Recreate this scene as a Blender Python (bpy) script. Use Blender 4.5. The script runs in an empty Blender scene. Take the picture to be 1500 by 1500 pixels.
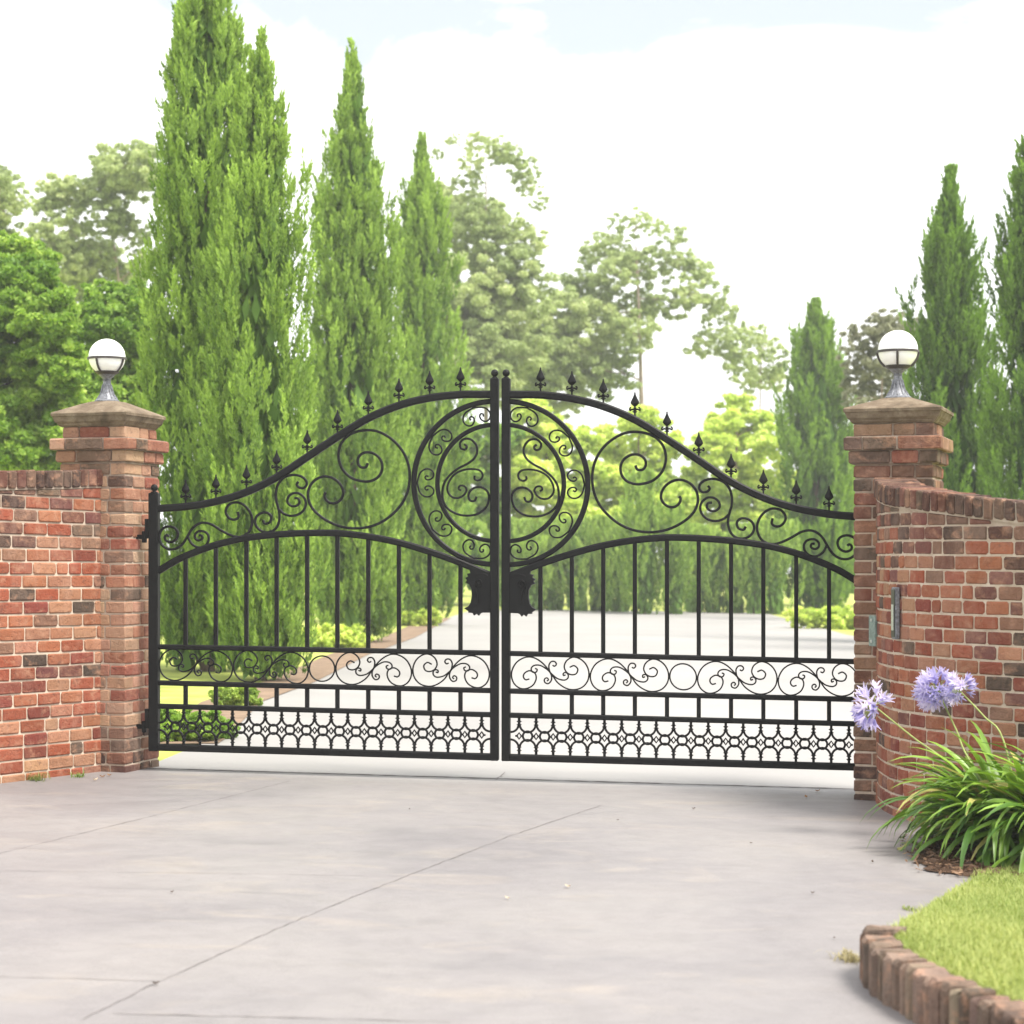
import bpy, bmesh, math, random
import numpy as np
from mathutils import Vector, Matrix

RN = random.Random(11)
NR = np.random.default_rng(11)
S = bpy.context.scene
C = S.collection

# ------------------------------------------------------------------ camera model
F, HZ, CH, SL = 3000.0, 820.0, 1.47, -0.015     # focal length, horizon row, eye height, cross-fall of the site

def gz(x):
    return SL * x
def at(px, py, D):
    return Vector(((px - 750) * D / F, D, CH + (HZ - py) * D / F))
def gd(px, py):                                   # depth of a ground point seen at px, py
    return F * CH / (py - HZ + SL * (px - 750))
def gpt(px, py, z=0.0):
    D = F * (CH - z) / (py - HZ + SL * (px - 750))
    x = (px - 750) * D / F
    return Vector((x, D, gz(x) + z))

# ------------------------------------------------------------------ helpers
def link(o, parent=None):
    C.objects.link(o)
    if parent is not None:
        o.parent = parent
    return o

def mesh_obj(name, verts, faces, mat, parent=None, cols=None, smooth=False, fix=False):
    me = bpy.data.meshes.new(name)
    me.from_pydata([tuple(v) for v in verts], [], faces)
    if cols is not None:
        a = me.attributes.new('tint', 'FLOAT_COLOR', 'POINT')
        arr = np.ones((len(verts), 4), dtype=np.float32)
        arr[:, :3] = np.asarray(cols, dtype=np.float32)
        a.data.foreach_set('color', arr.ravel())
    if fix:
        bm = bmesh.new(); bm.from_mesh(me)
        bmesh.ops.recalc_face_normals(bm, faces=bm.faces)
        bm.to_mesh(me); bm.free()
    if smooth:
        me.polygons.foreach_set('use_smooth', [True] * len(me.polygons))
    if mat:
        me.materials.append(mat)
    me.update()
    return link(bpy.data.objects.new(name, me), parent)

def quads_obj(name, V, cols, mat, parent=None):
    """V: (N,4,3) array of quads, cols (N,3)."""
    n = len(V)
    me = bpy.data.meshes.new(name)
    me.vertices.add(n * 4); me.loops.add(n * 4); me.polygons.add(n)
    me.vertices.foreach_set('co', V.astype(np.float32).ravel())
    me.loops.foreach_set('vertex_index', np.arange(n * 4, dtype=np.int32))
    me.polygons.foreach_set('loop_start', np.arange(0, n * 4, 4, dtype=np.int32))
    a = me.attributes.new('tint', 'FLOAT_COLOR', 'POINT')
    arr = np.ones((n, 4, 4), dtype=np.float32)
    arr[:, :, :3] = cols[:, None, :]
    a.data.foreach_set('color', arr.ravel())
    me.materials.append(mat)
    me.update(calc_edges=True)
    return link(bpy.data.objects.new(name, me), parent)

def thing(name, label, cat, loc=(0, 0, 0), rz=0.0, group=None):
    o = bpy.data.objects.new(name, None)
    o.empty_display_size = 0.2
    link(o)
    o.location = loc; o.rotation_euler = (0, 0, rz)
    return tag(o, label, cat, group)

def tag(o, label=None, cat=None, group=None, kind=None):
    if label: o['label'] = label
    if cat: o['category'] = cat
    if group: o['group'] = group
    if kind: o['kind'] = kind
    return o

class MB:
    """collects simple shapes into one mesh"""
    def __init__(s):
        s.v, s.f, s.c = [], [], []
    def add(s, verts, faces, col=None):
        o = len(s.v)
        s.v += [tuple(v) for v in verts]
        s.f += [[i + o for i in f] for f in faces]
        if col is not None:
            s.c += [tuple(col)] * len(verts)
    def box(s, x0, x1, y0, y1, z0, z1, ch=0.0, col=None):
        if ch <= 0:
            vs = [(x, y, z) for x in (x0, x1) for y in (y0, y1) for z in (z0, z1)]
            s.add(vs, [[0, 1, 3, 2], [4, 6, 7, 5], [0, 4, 5, 1], [2, 3, 7, 6], [0, 2, 6, 4], [1, 5, 7, 3]], col)
            return
        ring = [(x0 + ch, y0), (x1 - ch, y0), (x1, y0 + ch), (x1, y1 - ch), (x1 - ch, y1), (x0 + ch, y1), (x0, y1 - ch), (x0, y0 + ch)]
        cx, cy = (x0 + x1) / 2, (y0 + y1) / 2
        hx, hy = (x1 - x0) / 2, (y1 - y0) / 2
        kx, ky = (hx - ch) / hx, (hy - ch) / hy
        vs = []
        for z, ins in ((z0, 1), (z0 + ch, 0), (z1 - ch, 0), (z1, 1)):
            for (x, y) in ring:
                if ins: x, y = cx + (x - cx) * kx, cy + (y - cy) * ky
                vs.append((x, y, z))
        fs = [list(range(7, -1, -1)), list(range(24, 32))]
        for r in range(3):
            for i in range(8):
                j = (i + 1) % 8
                fs.append([r * 8 + i, r * 8 + j, r * 8 + 8 + j, r * 8 + 8 + i])
        s.add(vs, fs, col)
    def lathe(s, prof, seg=24, cx=0, cy=0, col=None, cap=True):
        vs, fs = [], []
        for (r, z) in prof:
            for i in range(seg):
                a = 2 * math.pi * i / seg
                vs.append((cx + r * math.cos(a), cy + r * math.sin(a), z))
        for k in range(len(prof) - 1):
            for i in range(seg):
                j = (i + 1) % seg
                fs.append([k * seg + i, k * seg + j, k * seg + seg + j, k * seg + seg + i])
        if cap:
            fs.append(list(range(seg - 1, -1, -1)))
            fs.append([(len(prof) - 1) * seg + i for i in range(seg)])
        s.add(vs, fs, col)
    def tube(s, pts, rad, seg=7, col=None):
        pts = [Vector(p) for p in pts]
        if not hasattr(rad, '__len__'): rad = [rad] * len(pts)
        vs, fs = [], []
        for k, p in enumerate(pts):
            t = (pts[min(k + 1, len(pts) - 1)] - pts[max(k - 1, 0)]).normalized()
            u = t.cross(Vector((0.13, 0.97, 0.21))).normalized()
            w = t.cross(u)
            for i in range(seg):
                a = 2 * math.pi * i / seg
                vs.append(p + (u * math.cos(a) + w * math.sin(a)) * rad[k])
        for k in range(len(pts) - 1):
            for i in range(seg):
                j = (i + 1) % seg
                fs.append([k * seg + i, k * seg + j, k * seg + seg + j, k * seg + seg + i])
        fs.append(list(range(seg - 1, -1, -1)))
        fs.append([(len(pts) - 1) * seg + i for i in range(seg)])
        s.add(vs, fs, col)
    def build(s, name, mat, parent=None, smooth=False, fix=True):
        return mesh_obj(name, s.v, s.f, mat, parent, s.c if s.c else None, smooth, fix)

def catmull(pts, step=0.012, closed=False):
    P = [np.array(p, float) for p in pts]
    out = []
    n = len(P)
    for i in range(n - 1):
        p0 = P[i - 1] if i > 0 else 2 * P[0] - P[1]
        p1, p2 = P[i], P[i + 1]
        p3 = P[i + 2] if i + 2 < n else 2 * P[-1] - P[-2]
        m = max(2, int(np.linalg.norm(p2 - p1) / step))
        for k in range(m):
            t = k / m
            out.append(0.5 * ((2 * p1) + (-p0 + p2) * t + (2 * p0 - 5 * p1 + 4 * p2 - p3) * t * t + (-p0 + 3 * p1 - 3 * p2 + p3) * t ** 3))
    out.append(P[-1])
    return out

# ------------------------------------------------------------------ materials
def new_mat(name):
    m = bpy.data.materials.new(name); m.use_nodes = True
    nt = m.node_tree
    b = nt.nodes['Principled BSDF']
    return m, nt, b
def N(nt, t, **kw):
    n = nt.nodes.new(t)
    for k, v in kw.items():
        if k.startswith('i_'):
            key = k[2:]
            key = int(key) if key.isdigit() else key
            n.inputs[key].default_value = v
        else:
            setattr(n, k, v)
    return n
def noise(nt, scale, detail=4, rough=0.6, vec=None, dist=0.0):
    n = N(nt, 'ShaderNodeTexNoise')
    n.inputs['Scale'].default_value = scale; n.inputs['Detail'].default_value = detail
    n.inputs['Roughness'].default_value = rough; n.inputs['Distortion'].default_value = dist
    if vec is not None: nt.links.new(vec, n.inputs['Vector'])
    return n.outputs['Fac']
def ramp(nt, fac, stops):
    r = N(nt, 'ShaderNodeValToRGB')
    e = r.color_ramp.elements
    while len(e) < len(stops): e.new(0.5)
    for k, (p, c) in enumerate(stops):
        e[k].position = p
        e[k].color = (c[0], c[1], c[2], 1) if hasattr(c, '__len__') else (c, c, c, 1)
    nt.links.new(fac, r.inputs['Fac'])
    return r.outputs['Color']
def mix(nt, fac, a, b, mode='MIX'):
    m = N(nt, 'ShaderNodeMix', data_type='RGBA', blend_type=mode)
    for s, v in ((m.inputs[0], fac), (m.inputs[6], a), (m.inputs[7], b)):
        if isinstance(v, (int, float)): s.default_value = v
        elif isinstance(v, tuple): s.default_value = (v[0], v[1], v[2], 1)
        else: nt.links.new(v, s)
    return m.outputs[2]
def bump(nt, b, h, strength=0.3, dist=0.01):
    n = N(nt, 'ShaderNodeBump'); n.inputs['Strength'].default_value = strength; n.inputs['Distance'].default_value = dist
    nt.links.new(h, n.inputs['Height']); nt.links.new(n.outputs['Normal'], b.inputs['Normal'])
def pos(nt):
    return N(nt, 'ShaderNodeNewGeometry').outputs['Position']
def scaled(nt, vec, s):
    m = N(nt, 'ShaderNodeMapping'); m.inputs['Scale'].default_value = s
    nt.links.new(vec, m.inputs['Vector'])
    return m.outputs['Vector']
def attr(nt):
    a = N(nt, 'ShaderNodeAttribute'); a.attribute_name = 'tint'
    return a.outputs['Color']

def mat_plain(name, col, rough=0.6, spec=0.4, metal=0.0, nscale=None, var=0.15):
    m, nt, b = new_mat(name)
    b.inputs['Roughness'].default_value = rough
    b.inputs['Specular IOR Level'].default_value = spec
    b.inputs['Metallic'].default_value = metal
    if nscale:
        f = noise(nt, nscale, 5, 0.65, pos(nt))
        lo = tuple(c * (1 - var) for c in col); hi = tuple(min(1, c * (1 + var)) for c in col)
        nt.links.new(ramp(nt, f, [(0.3, lo), (0.7, hi)]), b.inputs['Base Color'])
    else:
        b.inputs['Base Color'].default_value = (*col, 1)
    return m

M_IRON = mat_plain('black_powder_coat', (0.0035, 0.0035, 0.004), 0.5, 0.18, 0, 40, 0.2)
M_LAMPMETAL = mat_plain('weathered_lamp_metal', (0.17, 0.175, 0.195), 0.5, 0.4, 0.2, 60, 0.6)
M_CAGE = mat_plain('dark_lamp_cage', (0.05, 0.042, 0.04), 0.5, 0.4, 0, 60, 0.3)
M_STEEL = mat_plain('brushed_steel', (0.5, 0.52, 0.53), 0.35, 0.5, 0.8, 90, 0.2)
M_DARKPLASTIC = mat_plain('dark_plastic', (0.02, 0.021, 0.023), 0.35, 0.5)
M_VERDIGRIS = mat_plain('verdigris_metal', (0.2, 0.26, 0.23), 0.6, 0.3, 0, 50, 0.35)
M_MULCH = mat_plain('mulch', (0.075, 0.045, 0.03), 0.95, 0.1, 0, 30, 0.7)
M_BARK = mat_plain('bark', (0.16, 0.115, 0.085), 0.9, 0.1, 0, 9, 0.4)
M_GUMBARK = mat_plain('pale_gum_bark', (0.34, 0.27, 0.22), 0.85, 0.1, 0, 5, 0.35)
M_TWIG = mat_plain('stem_green', (0.25, 0.30, 0.09), 0.6, 0.3, 0, 30, 0.25)

def mat_globe():
    m, nt, b = new_mat('opal_glass')
    b.inputs['Base Color'].default_value = (0.9, 0.9, 0.89, 1)
    b.inputs['Roughness'].default_value = 0.22
    b.inputs['Subsurface Weight'].default_value = 0.6
    b.inputs['Subsurface Radius'].default_value = (0.1, 0.1, 0.1)
    return m
M_GLOBE = mat_globe()

def mat_brick():
    m, nt, b = new_mat('brick')
    p = pos(nt); a = attr(nt)
    f1 = noise(nt, 11, 4, 0.6, scaled(nt, p, (1, 1, 1.5)), 0.4)
    pale = ramp(nt, f1, [(0.52, 0.0), (0.70, 0.55)])
    c = mix(nt, pale, a, (0.46, 0.25, 0.155))
    f2 = noise(nt, 17, 5, 0.7, p)
    dark = ramp(nt, f2, [(0.57, 0.0), (0.72, 0.65)])
    c = mix(nt, dark, c, (0.10, 0.055, 0.045))
    f3 = noise(nt, 130, 3, 0.7, p)
    c = mix(nt, 0.5, c, ramp(nt, f3, [(0.3, 0.55), (0.7, 1.0)]), 'MULTIPLY')
    nt.links.new(c, b.inputs['Base Color'])
    b.inputs['Roughness'].default_value = 0.9
    b.inputs['Specular IOR Level'].default_value = 0.2
    f5 = noise(nt, 5.5, 5, 0.7, scaled(nt, p, (1, 1, 0.6)), 0.6)
    b.inputs['Roughness'].default_value = 0.9
    hgt = mix(nt, 0.5, noise(nt, 140, 4, 0.8, p), ramp(nt, noise(nt, 45, 3, 0.6, p), [(0.35, 0.0), (0.5, 1.0)]))
    bump(nt, b, hgt, 0.8, 0.007)
    c = mix(nt, ramp(nt, f5, [(0.45, 0.0), (0.65, 0.18)]), c, (0.52, 0.34, 0.25))      # lime bloom
    nt.links.new(c, b.inputs['Base Color'])
    return m
M_BRICK = mat_brick()

def mat_mortar():
    m, nt, b = new_mat('mortar')
    p = pos(nt)
    f = noise(nt, 8, 6, 0.7, p)
    c = ramp(nt, f, [(0.3, (0.378, 0.293, 0.225)), (0.55, (0.540, 0.446, 0.351)), (0.75, (0.594, 0.508, 0.423))])
    f2 = noise(nt, 3, 5, 0.7, p)
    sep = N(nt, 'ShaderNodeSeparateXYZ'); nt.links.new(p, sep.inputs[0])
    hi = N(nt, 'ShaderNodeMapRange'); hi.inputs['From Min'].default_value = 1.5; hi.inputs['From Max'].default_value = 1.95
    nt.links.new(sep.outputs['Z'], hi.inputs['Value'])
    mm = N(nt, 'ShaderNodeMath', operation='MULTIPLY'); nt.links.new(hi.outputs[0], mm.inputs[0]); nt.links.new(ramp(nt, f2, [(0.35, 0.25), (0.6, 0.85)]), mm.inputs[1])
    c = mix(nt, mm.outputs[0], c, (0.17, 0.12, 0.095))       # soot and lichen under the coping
    nt.links.new(c, b.inputs['Base Color'])
    b.inputs['Roughness'].default_value = 0.95
    b.inputs['Specular IOR Level'].default_value = 0.1
    bump(nt, b, noise(nt, 120, 4, 0.7, p), 0.6, 0.006)
    return m
M_MORTAR = mat_mortar()

def mat_stone():
    m, nt, b = new_mat('cap_stone')
    p = pos(nt)
    f = noise(nt, 9, 6, 0.7, p)
    c = ramp(nt, f, [(0.25, (0.06, 0.046, 0.032)), (0.45, (0.14, 0.105, 0.072)), (0.62, (0.215, 0.17, 0.12)), (0.8, (0.28, 0.235, 0.175))])
    f2 = noise(nt, 34, 4, 0.7, p)
    c = mix(nt, ramp(nt, f2, [(0.56, 0.0), (0.7, 0.6)]), c, (0.09, 0.07, 0.055))
    nt.links.new(c, b.inputs['Base Color'])
    b.inputs['Roughness'].default_value = 0.92
    b.inputs['Specular IOR Level'].default_value = 0.15
    bump(nt, b, noise(nt, 60, 5, 0.75, p), 0.5, 0.008)
    return m
M_STONE = mat_stone()

def mat_concrete():
    m, nt, b = new_mat('concrete')
    p = pos(nt)
    f = noise(nt, 0.55, 5, 0.6, p, 0.6)
    c = ramp(nt, f, [(0.25, (0.180, 0.167, 0.171)), (0.45, (0.223, 0.207, 0.207)), (0.6, (0.246, 0.228, 0.223)), (0.8, (0.263, 0.241, 0.230))])
    f2 = noise(nt, 1.5, 6, 0.65, scaled(nt, p, (0.8, 1.5, 1)), 0.8)
    c = mix(nt, ramp(nt, f2, [(0.55, 0.0), (0.70, 0.55)]), c, (0.313, 0.274, 0.239))      # worn sandy patches
    f3 = noise(nt, 1.1, 6, 0.65, scaled(nt, p, (0.7, 1.9, 1.0)), 1.2)
    c = mix(nt, ramp(nt, f3, [(0.58, 0.0), (0.74, 0.45)]), c, (0.161, 0.150, 0.157))    # damp grey stains
    f4 = noise(nt, 140, 5, 0.9, p)
    c = mix(nt, 0.8, c, ramp(nt, f4, [(0.36, 0.62), (0.52, 0.96), (0.66, 1.0)]), 'MULTIPLY')
    f6 = noise(nt, 6.5, 6, 0.75, p, 0.5)
    c = mix(nt, 0.7, c, ramp(nt, f6, [(0.3, 0.80), (0.6, 1.0)]), 'MULTIPLY')
    f5 = noise(nt, 13, 3, 0.6, p)
    c = mix(nt, ramp(nt, f5, [(0.72, 0.0), (0.78, 0.35)]), c, (0.17, 0.155, 0.155))
    nt.links.new(c, b.inputs['Base Color'])
    nt.links.new(ramp(nt, f3, [(0.3, 0.62), (0.8, 0.42)]), b.inputs['Roughness'])
    b.inputs['Specular IOR Level'].default_value = 0.35
    bump(nt, b, noise(nt, 45, 6, 0.75, p), 0.18, 0.004)
    return m
M_CONC = mat_concrete()

def mat_court():
    m, nt, b = new_mat('pale_court_concrete')
    p = pos(nt)
    f = noise(nt, 0.3, 5, 0.6, p, 0.4)
    c = ramp(nt, f, [(0.3, (0.248, 0.237, 0.231)), (0.7, (0.304, 0.293, 0.282))])
    nt.links.new(c, b.inputs['Base Color'])
    b.inputs['Roughness'].default_value = 0.6
    return m
M_COURT = mat_court()
M_JOINT_SHADOW = mat_plain('joint_dirt_and_gate_shadow', (0.192, 0.175, 0.171), 0.95, 0.1, 0, 14, 0.4)  # joint dirt, also the tone of the shadow strip painted below the gate

def mat_ground():
    m, nt, b = new_mat('garden_grass')
    p = pos(nt)
    f = noise(nt, 1.6, 6, 0.7, p)
    c = ramp(nt, f, [(0.3, (0.20, 0.25, 0.05)), (0.55, (0.34, 0.38, 0.09)), (0.75, (0.46, 0.46, 0.14))])
    nt.links.new(c, b.inputs['Base Color'])
    b.inputs['Roughness'].default_value = 0.9
    b.inputs['Specular IOR Level'].default_value = 0.1
    return m
M_GROUND = mat_ground()
M_LAWN = mat_plain('lawn_soil', (0.17, 0.22, 0.05), 0.95, 0.1, 0, 12, 0.4)

def mat_leaf(name, trans=0.35, rough=0.55, spec=0.25):
    m = bpy.data.materials.new(name); m.use_nodes = True
    nt = m.node_tree; nt.nodes.clear()
    out = N(nt, 'ShaderNodeOutputMaterial')
    b = N(nt, 'ShaderNodeBsdfPrincipled')
    b.inputs['Roughness'].default_value = rough
    b.inputs['Specular IOR Level'].default_value = spec
    t = N(nt, 'ShaderNodeBsdfTranslucent')
    a = attr(nt)
    nt.links.new(a, b.inputs['Base Color'])
    hs = N(nt, 'ShaderNodeHueSaturation'); hs.inputs['Saturation'].default_value = 1.1; hs.inputs['Value'].default_value = 1.25
    nt.links.new(a, hs.inputs['Color']); nt.links.new(hs.outputs[0], t.inputs['Color'])
    mx = N(nt, 'ShaderNodeMixShader'); mx.inputs[0].default_value = trans
    nt.links.new(b.outputs[0], mx.inputs[1]); nt.links.new(t.outputs[0], mx.inputs[2])
    nt.links.new(mx.outputs[0], out.inputs['Surface'])
    return m
M_LEAF = mat_leaf('tree_leaves', 0.38)
M_CONIFER = mat_leaf('conifer_foliage', 0.25, 0.65, 0.15)
M_STRAP = mat_leaf('strap_leaves', 0.22, 0.38, 0.45)
M_PETAL = mat_leaf('lilac_petals', 0.5, 0.6, 0.1)
M_BLADE = mat_leaf('grass_blades', 0.4, 0.6, 0.2)

# ------------------------------------------------------------------ camera, light, sky
cam = bpy.data.cameras.new('camera')
cam.sensor_width = 36; cam.lens = 36 * F / 1500
cam.shift_y = (HZ - 750) / 1500
cam.clip_start = 0.1; cam.clip_end = 2000
cam.dof.use_dof = True; cam.dof.focus_distance = 13.2; cam.dof.aperture_fstop = 3.5
co = bpy.data.objects.new('camera', cam); C.objects.link(co)
co.location = (0, 0, CH); co.rotation_euler = (math.radians(90), 0, 0)
S.camera = co

SUN_EL, SUN_AZ = 60, 125        # azimuth clockwise from +Y (the view direction): behind the camera, to the right
sun = bpy.data.lights.new('sun', 'SUN'); sun.energy = 3.4; sun.angle = math.radians(20); sun.color = (1, 0.95, 0.87)
so = bpy.data.objects.new('sun', sun); C.objects.link(so)
az, el = math.radians(SUN_AZ), math.radians(SUN_EL)
d = Vector((math.sin(az) * math.cos(el), math.cos(az) * math.cos(el), math.sin(el)))
so.rotation_euler = d.to_track_quat('Z', 'Y').to_euler()

w = bpy.data.worlds.new('World'); S.world = w; w.use_nodes = True
nt = w.node_tree; bg = nt.nodes['Background']; out = nt.nodes['World Output']
sky = N(nt, 'ShaderNodeTexSky'); sky.sky_type = 'NISHITA'; sky.sun_disc = False
sky.sun_elevation = el; sky.sun_rotation = az
nt.links.new(sky.outputs[0], bg.inputs[0]); bg.inputs[1].default_value = 0.06
bg2 = N(nt, 'ShaderNodeBackground'); bg2.inputs[0].default_value = (0.985, 0.99, 1.0, 1); bg2.inputs[1].default_value = 0.86
tc = N(nt, 'ShaderNodeTexCoord')
cn = noise(nt, 5.0, 6, 0.6, scaled(nt, tc.outputs['Generated'], (1, 1, 2.6)), 0.5)
sep = N(nt, 'ShaderNodeSeparateXYZ'); nt.links.new(tc.outputs['Generated'], sep.inputs[0])
band = ramp(nt, sep.outputs['Z'], [(0.225, 0.0), (0.262, 0.20), (0.30, 0.16), (0.36, 0.02)])
ad = N(nt, 'ShaderNodeMath', operation='ADD'); nt.links.new(cn, ad.inputs[0]); nt.links.new(band, ad.inputs[1])
cl = ramp(nt, ad.outputs[0], [(0.575, 1.0), (0.72, 0.36)])
ms = N(nt, 'ShaderNodeMixShader'); nt.links.new(cl, ms.inputs[0])
nt.links.new(bg.outputs[0], ms.inputs[1]); nt.links.new(bg2.outputs[0], ms.inputs[2])
nt.links.new(ms.outputs[0], out.inputs['Surface'])

S.view_settings.view_transform = 'Standard'; S.view_settings.look = 'None'
S.view_settings.exposure = 1.12; S.view_settings.gamma = 1
S.render.engine = 'CYCLES'

# ------------------------------------------------------------------ ground and paving
def sheet(name, pts, lift, mat, kind='structure', nsub=0):
    o = mesh_obj(name, [(x, y, gz(x) + lift) for x, y in pts], [list(range(len(pts)))], mat, fix=False)
    if o.data.polygons[0].normal.z < 0: o.data.flip_normals()
    return tag(o, kind=kind)

sheet('ground', [(-150, -8), (150, -8), (150, 290), (-150, 290)], 0.0, M_GROUND)
GL_, GR_ = gpt(210, 1127), gpt(1275, 1159)
drive = sheet('driveway', [(-7, -6), (9, -6), (9, 9), (5.2, 11.0), (3.0, 11.4), (2.6, 12.9), (GR_.x, GR_.y), (GL_.x, GL_.y), (-2.75, 13.9), (-7, 12.5)], 0.012, M_CONC)
court = [(GL_.x, GL_.y)] + [(gpt(*q).x, gpt(*q).y) for q in ((312, 1084), (368, 1030), (450, 1000), (530, 960), (600, 935), (655, 906))] \
        + [(-1.2, 58), (1, 61), (7.5, 61), (7.3, 54), (7.0, 43), (7.6, 30), (5.5, 20), (2.9, 14.0), (GR_.x, GR_.y)]
sheet('inner_drive', court, 0.010, M_COURT)
# planting strip of bare soil along the inner drive's left edge
edge = [gpt(*q) for q in ((300, 1092), (312, 1084), (368, 1030), (450, 1000), (530, 960), (600, 935), (655, 906))]
vs, fs = [], []
for p in edge:
    vs += [(p.x - 0.5, p.y, gz(p.x - 0.5) + 0.006), (p.x + 0.10, p.y + 0.02, gz(p.x) + 0.016)]
for i in range(len(edge) - 1): fs.append([2 * i, 2 * i + 1, 2 * i + 3, 2 * i + 2])
M_SOIL = mat_plain('garden_soil', (0.21, 0.15, 0.105), 0.95, 0.1, 0, 6, 0.3)
tag(mesh_obj('soil_strip', vs, fs, M_SOIL, fix=True), kind='structure')

def joint_and_gate_shadow(pix, wid=0.0042):
    P = [gpt(*q) for q in pix]
    pts = []
    for a, b in zip(P[:-1], P[1:]):
        n = max(2, int((b - a).length / 0.06))
        for k in range(n): pts.append(a.lerp(b, k / n))
    pts.append(P[-1])
    vs, fs = [], []
    for k, p in enumerate(pts):
        t = (pts[min(k + 1, len(pts) - 1)] - pts[max(k - 1, 0)]); t.z = 0; t.normalize()
        nrm = Vector((-t.y, t.x, 0))
        j = RN.uniform(-0.004, 0.004); h = wid * RN.uniform(0.25, 0.75)
        for sg in (-1, 1):
            q = p + nrm * (j + sg * h)
            vs.append((q.x, q.y, gz(q.x) + 0.0155))
        if k: fs.append([2 * k - 2, 2 * k - 1, 2 * k + 1, 2 * k])
    mesh_obj('joint_and_gate_shadow', vs, fs, M_JOINT_SHADOW, drive, fix=True)
joint_and_gate_shadow([(122, 1499), (225, 1447), (425, 1357), (525, 1315), (750, 1227), (880, 1183)])
joint_and_gate_shadow([(-40, 1435), (110, 1439), (235, 1443)])
joint_and_gate_shadow([(165, 1491), (400, 1496), (660, 1503)], 0.007)
joint_and_gate_shadow([(-20, 1259), (210, 1202), (425, 1147)], 0.004)
joint_and_gate_shadow([(-20, 1279), (350, 1284), (590, 1288)], 0.004)
joint_and_gate_shadow([(726, 1146), (740, 1134)], 0.007)
joint_and_gate_shadow([(214, 1128), (500, 1136.5), (733, 1143.5), (1000, 1151.5), (1262, 1159)], 0.030)  # gate's contact shadow painted as a wider grey strip along the slab seam

# ------------------------------------------------------------------ bricks
PAL = [((0.43, 0.125, 0.07), 6), ((0.50, 0.19, 0.10), 5), ((0.55, 0.27, 0.165), 3.5), ((0.31, 0.085, 0.06), 3),
       ((0.115, 0.085, 0.068), 1.3), ((0.25, 0.10, 0.085), 1.6), ((0.58, 0.33, 0.20), 1.2), ((0.36, 0.19, 0.13), 1.4)]
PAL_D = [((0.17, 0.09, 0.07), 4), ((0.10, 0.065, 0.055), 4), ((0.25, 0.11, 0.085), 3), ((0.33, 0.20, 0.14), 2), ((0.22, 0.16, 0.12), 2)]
PAL_P = [((0.26, 0.125, 0.085), 4), ((0.20, 0.11, 0.08), 3), ((0.36, 0.19, 0.12), 3), ((0.40, 0.25, 0.16), 3), ((0.30, 0.11, 0.075), 2), ((0.14, 0.10, 0.078), 2)]
PAL_L = [((0.46, 0.20, 0.13), 5), ((0.56, 0.33, 0.22), 5), ((0.60, 0.40, 0.27), 4), ((0.38, 0.13, 0.09), 2.5), ((0.30, 0.20, 0.14), 1.5), ((0.17, 0.12, 0.09), 1)]
BK = 0.61
def pick(pal):
    r = RN.uniform(0, sum(w for _, w in pal))
    for c, w_ in pal:
        r -= w_
        if r <= 0: break
    k = RN.uniform(0.85, 1.15) * BK
    return tuple(x * k * q * RN.uniform(0.95, 1.05) for x, q in zip(c, (1.03, 0.97, 0.93)))

def add_brick(mb, p0, p1, nrm, zb, zt, depth, col, ch=0.006, jit=0.0025):
    """p0,p1: XY of the face's ends; nrm outward XY; zb, zt: (z at p0, z at p1)"""
    p0, p1, n = Vector((p0[0], p0[1])), Vector((p1[0], p1[1])), Vector((nrm[0], nrm[1]))
    a = (p1 - p0).normalized()
    J = lambda: RN.uniform(-jit, jit)
    push = RN.uniform(-0.002, 0.003)
    vs = []
    W_ = (p1 - p0).length
    cc = min(RN.uniform(0.35, 1.25) * 0.010, W_ * 0.22, abs(zt[0] - zb[0]) * 0.3)
    for (off, ins) in ((push, ch), (push - ch, 0.0), (-depth, 0.0)):
        for (ea, ez) in ((0, -1), (1, -1), (2, -1), (3, -1), (3, 1), (2, 1), (1, 1), (0, 1)):
            u = (ins, ins + cc, W_ - ins - cc, W_ - ins)[ea]
            k = u / W_
            z0_, z1_ = zb[0] + (zb[1] - zb[0]) * k, zt[0] + (zt[1] - zt[0]) * k
            cz = cc if ea in (0, 3) else 0.0
            zz = (z0_ + ins + cz) if ez < 0 else (z1_ - ins - cz)
            q = p0 + a * (u + J()) + n * (off + (J() * 0.5 if off == push else 0))
            vs.append((q.x, q.y, zz + J()))
    fs = [list(range(8))]
    for r in (0, 8):
        for i in range(8):
            j = (i + 1) % 8
            fs.append([r + i, r + 8 + i, r + 8 + j, r + j])
    fs.append(list(range(23, 15, -1)))
    mb.add(vs, fs, col)

class Path:
    def __init__(s, pts):
        s.p = [Vector(q) for q in catmull(pts, 0.02)]
        s.L = [0]
        for a, b in zip(s.p[:-1], s.p[1:]): s.L.append(s.L[-1] + (b - a).length)
        s.len = s.L[-1]
    def at(s, t):
        t = max(0, min(s.len, t))
        lo, hi = 0, len(s.L) - 1
        while hi - lo > 1:
            m = (lo + hi) // 2
            if s.L[m] <= t: lo = m
            else: hi = m
        k = (t - s.L[lo]) / max(1e-9, s.L[hi] - s.L[lo])
        return s.p[lo].lerp(s.p[hi], k)
    def tan(s, t):
        return (s.at(t + 0.03) - s.at(t - 0.03)).normalized()

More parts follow.
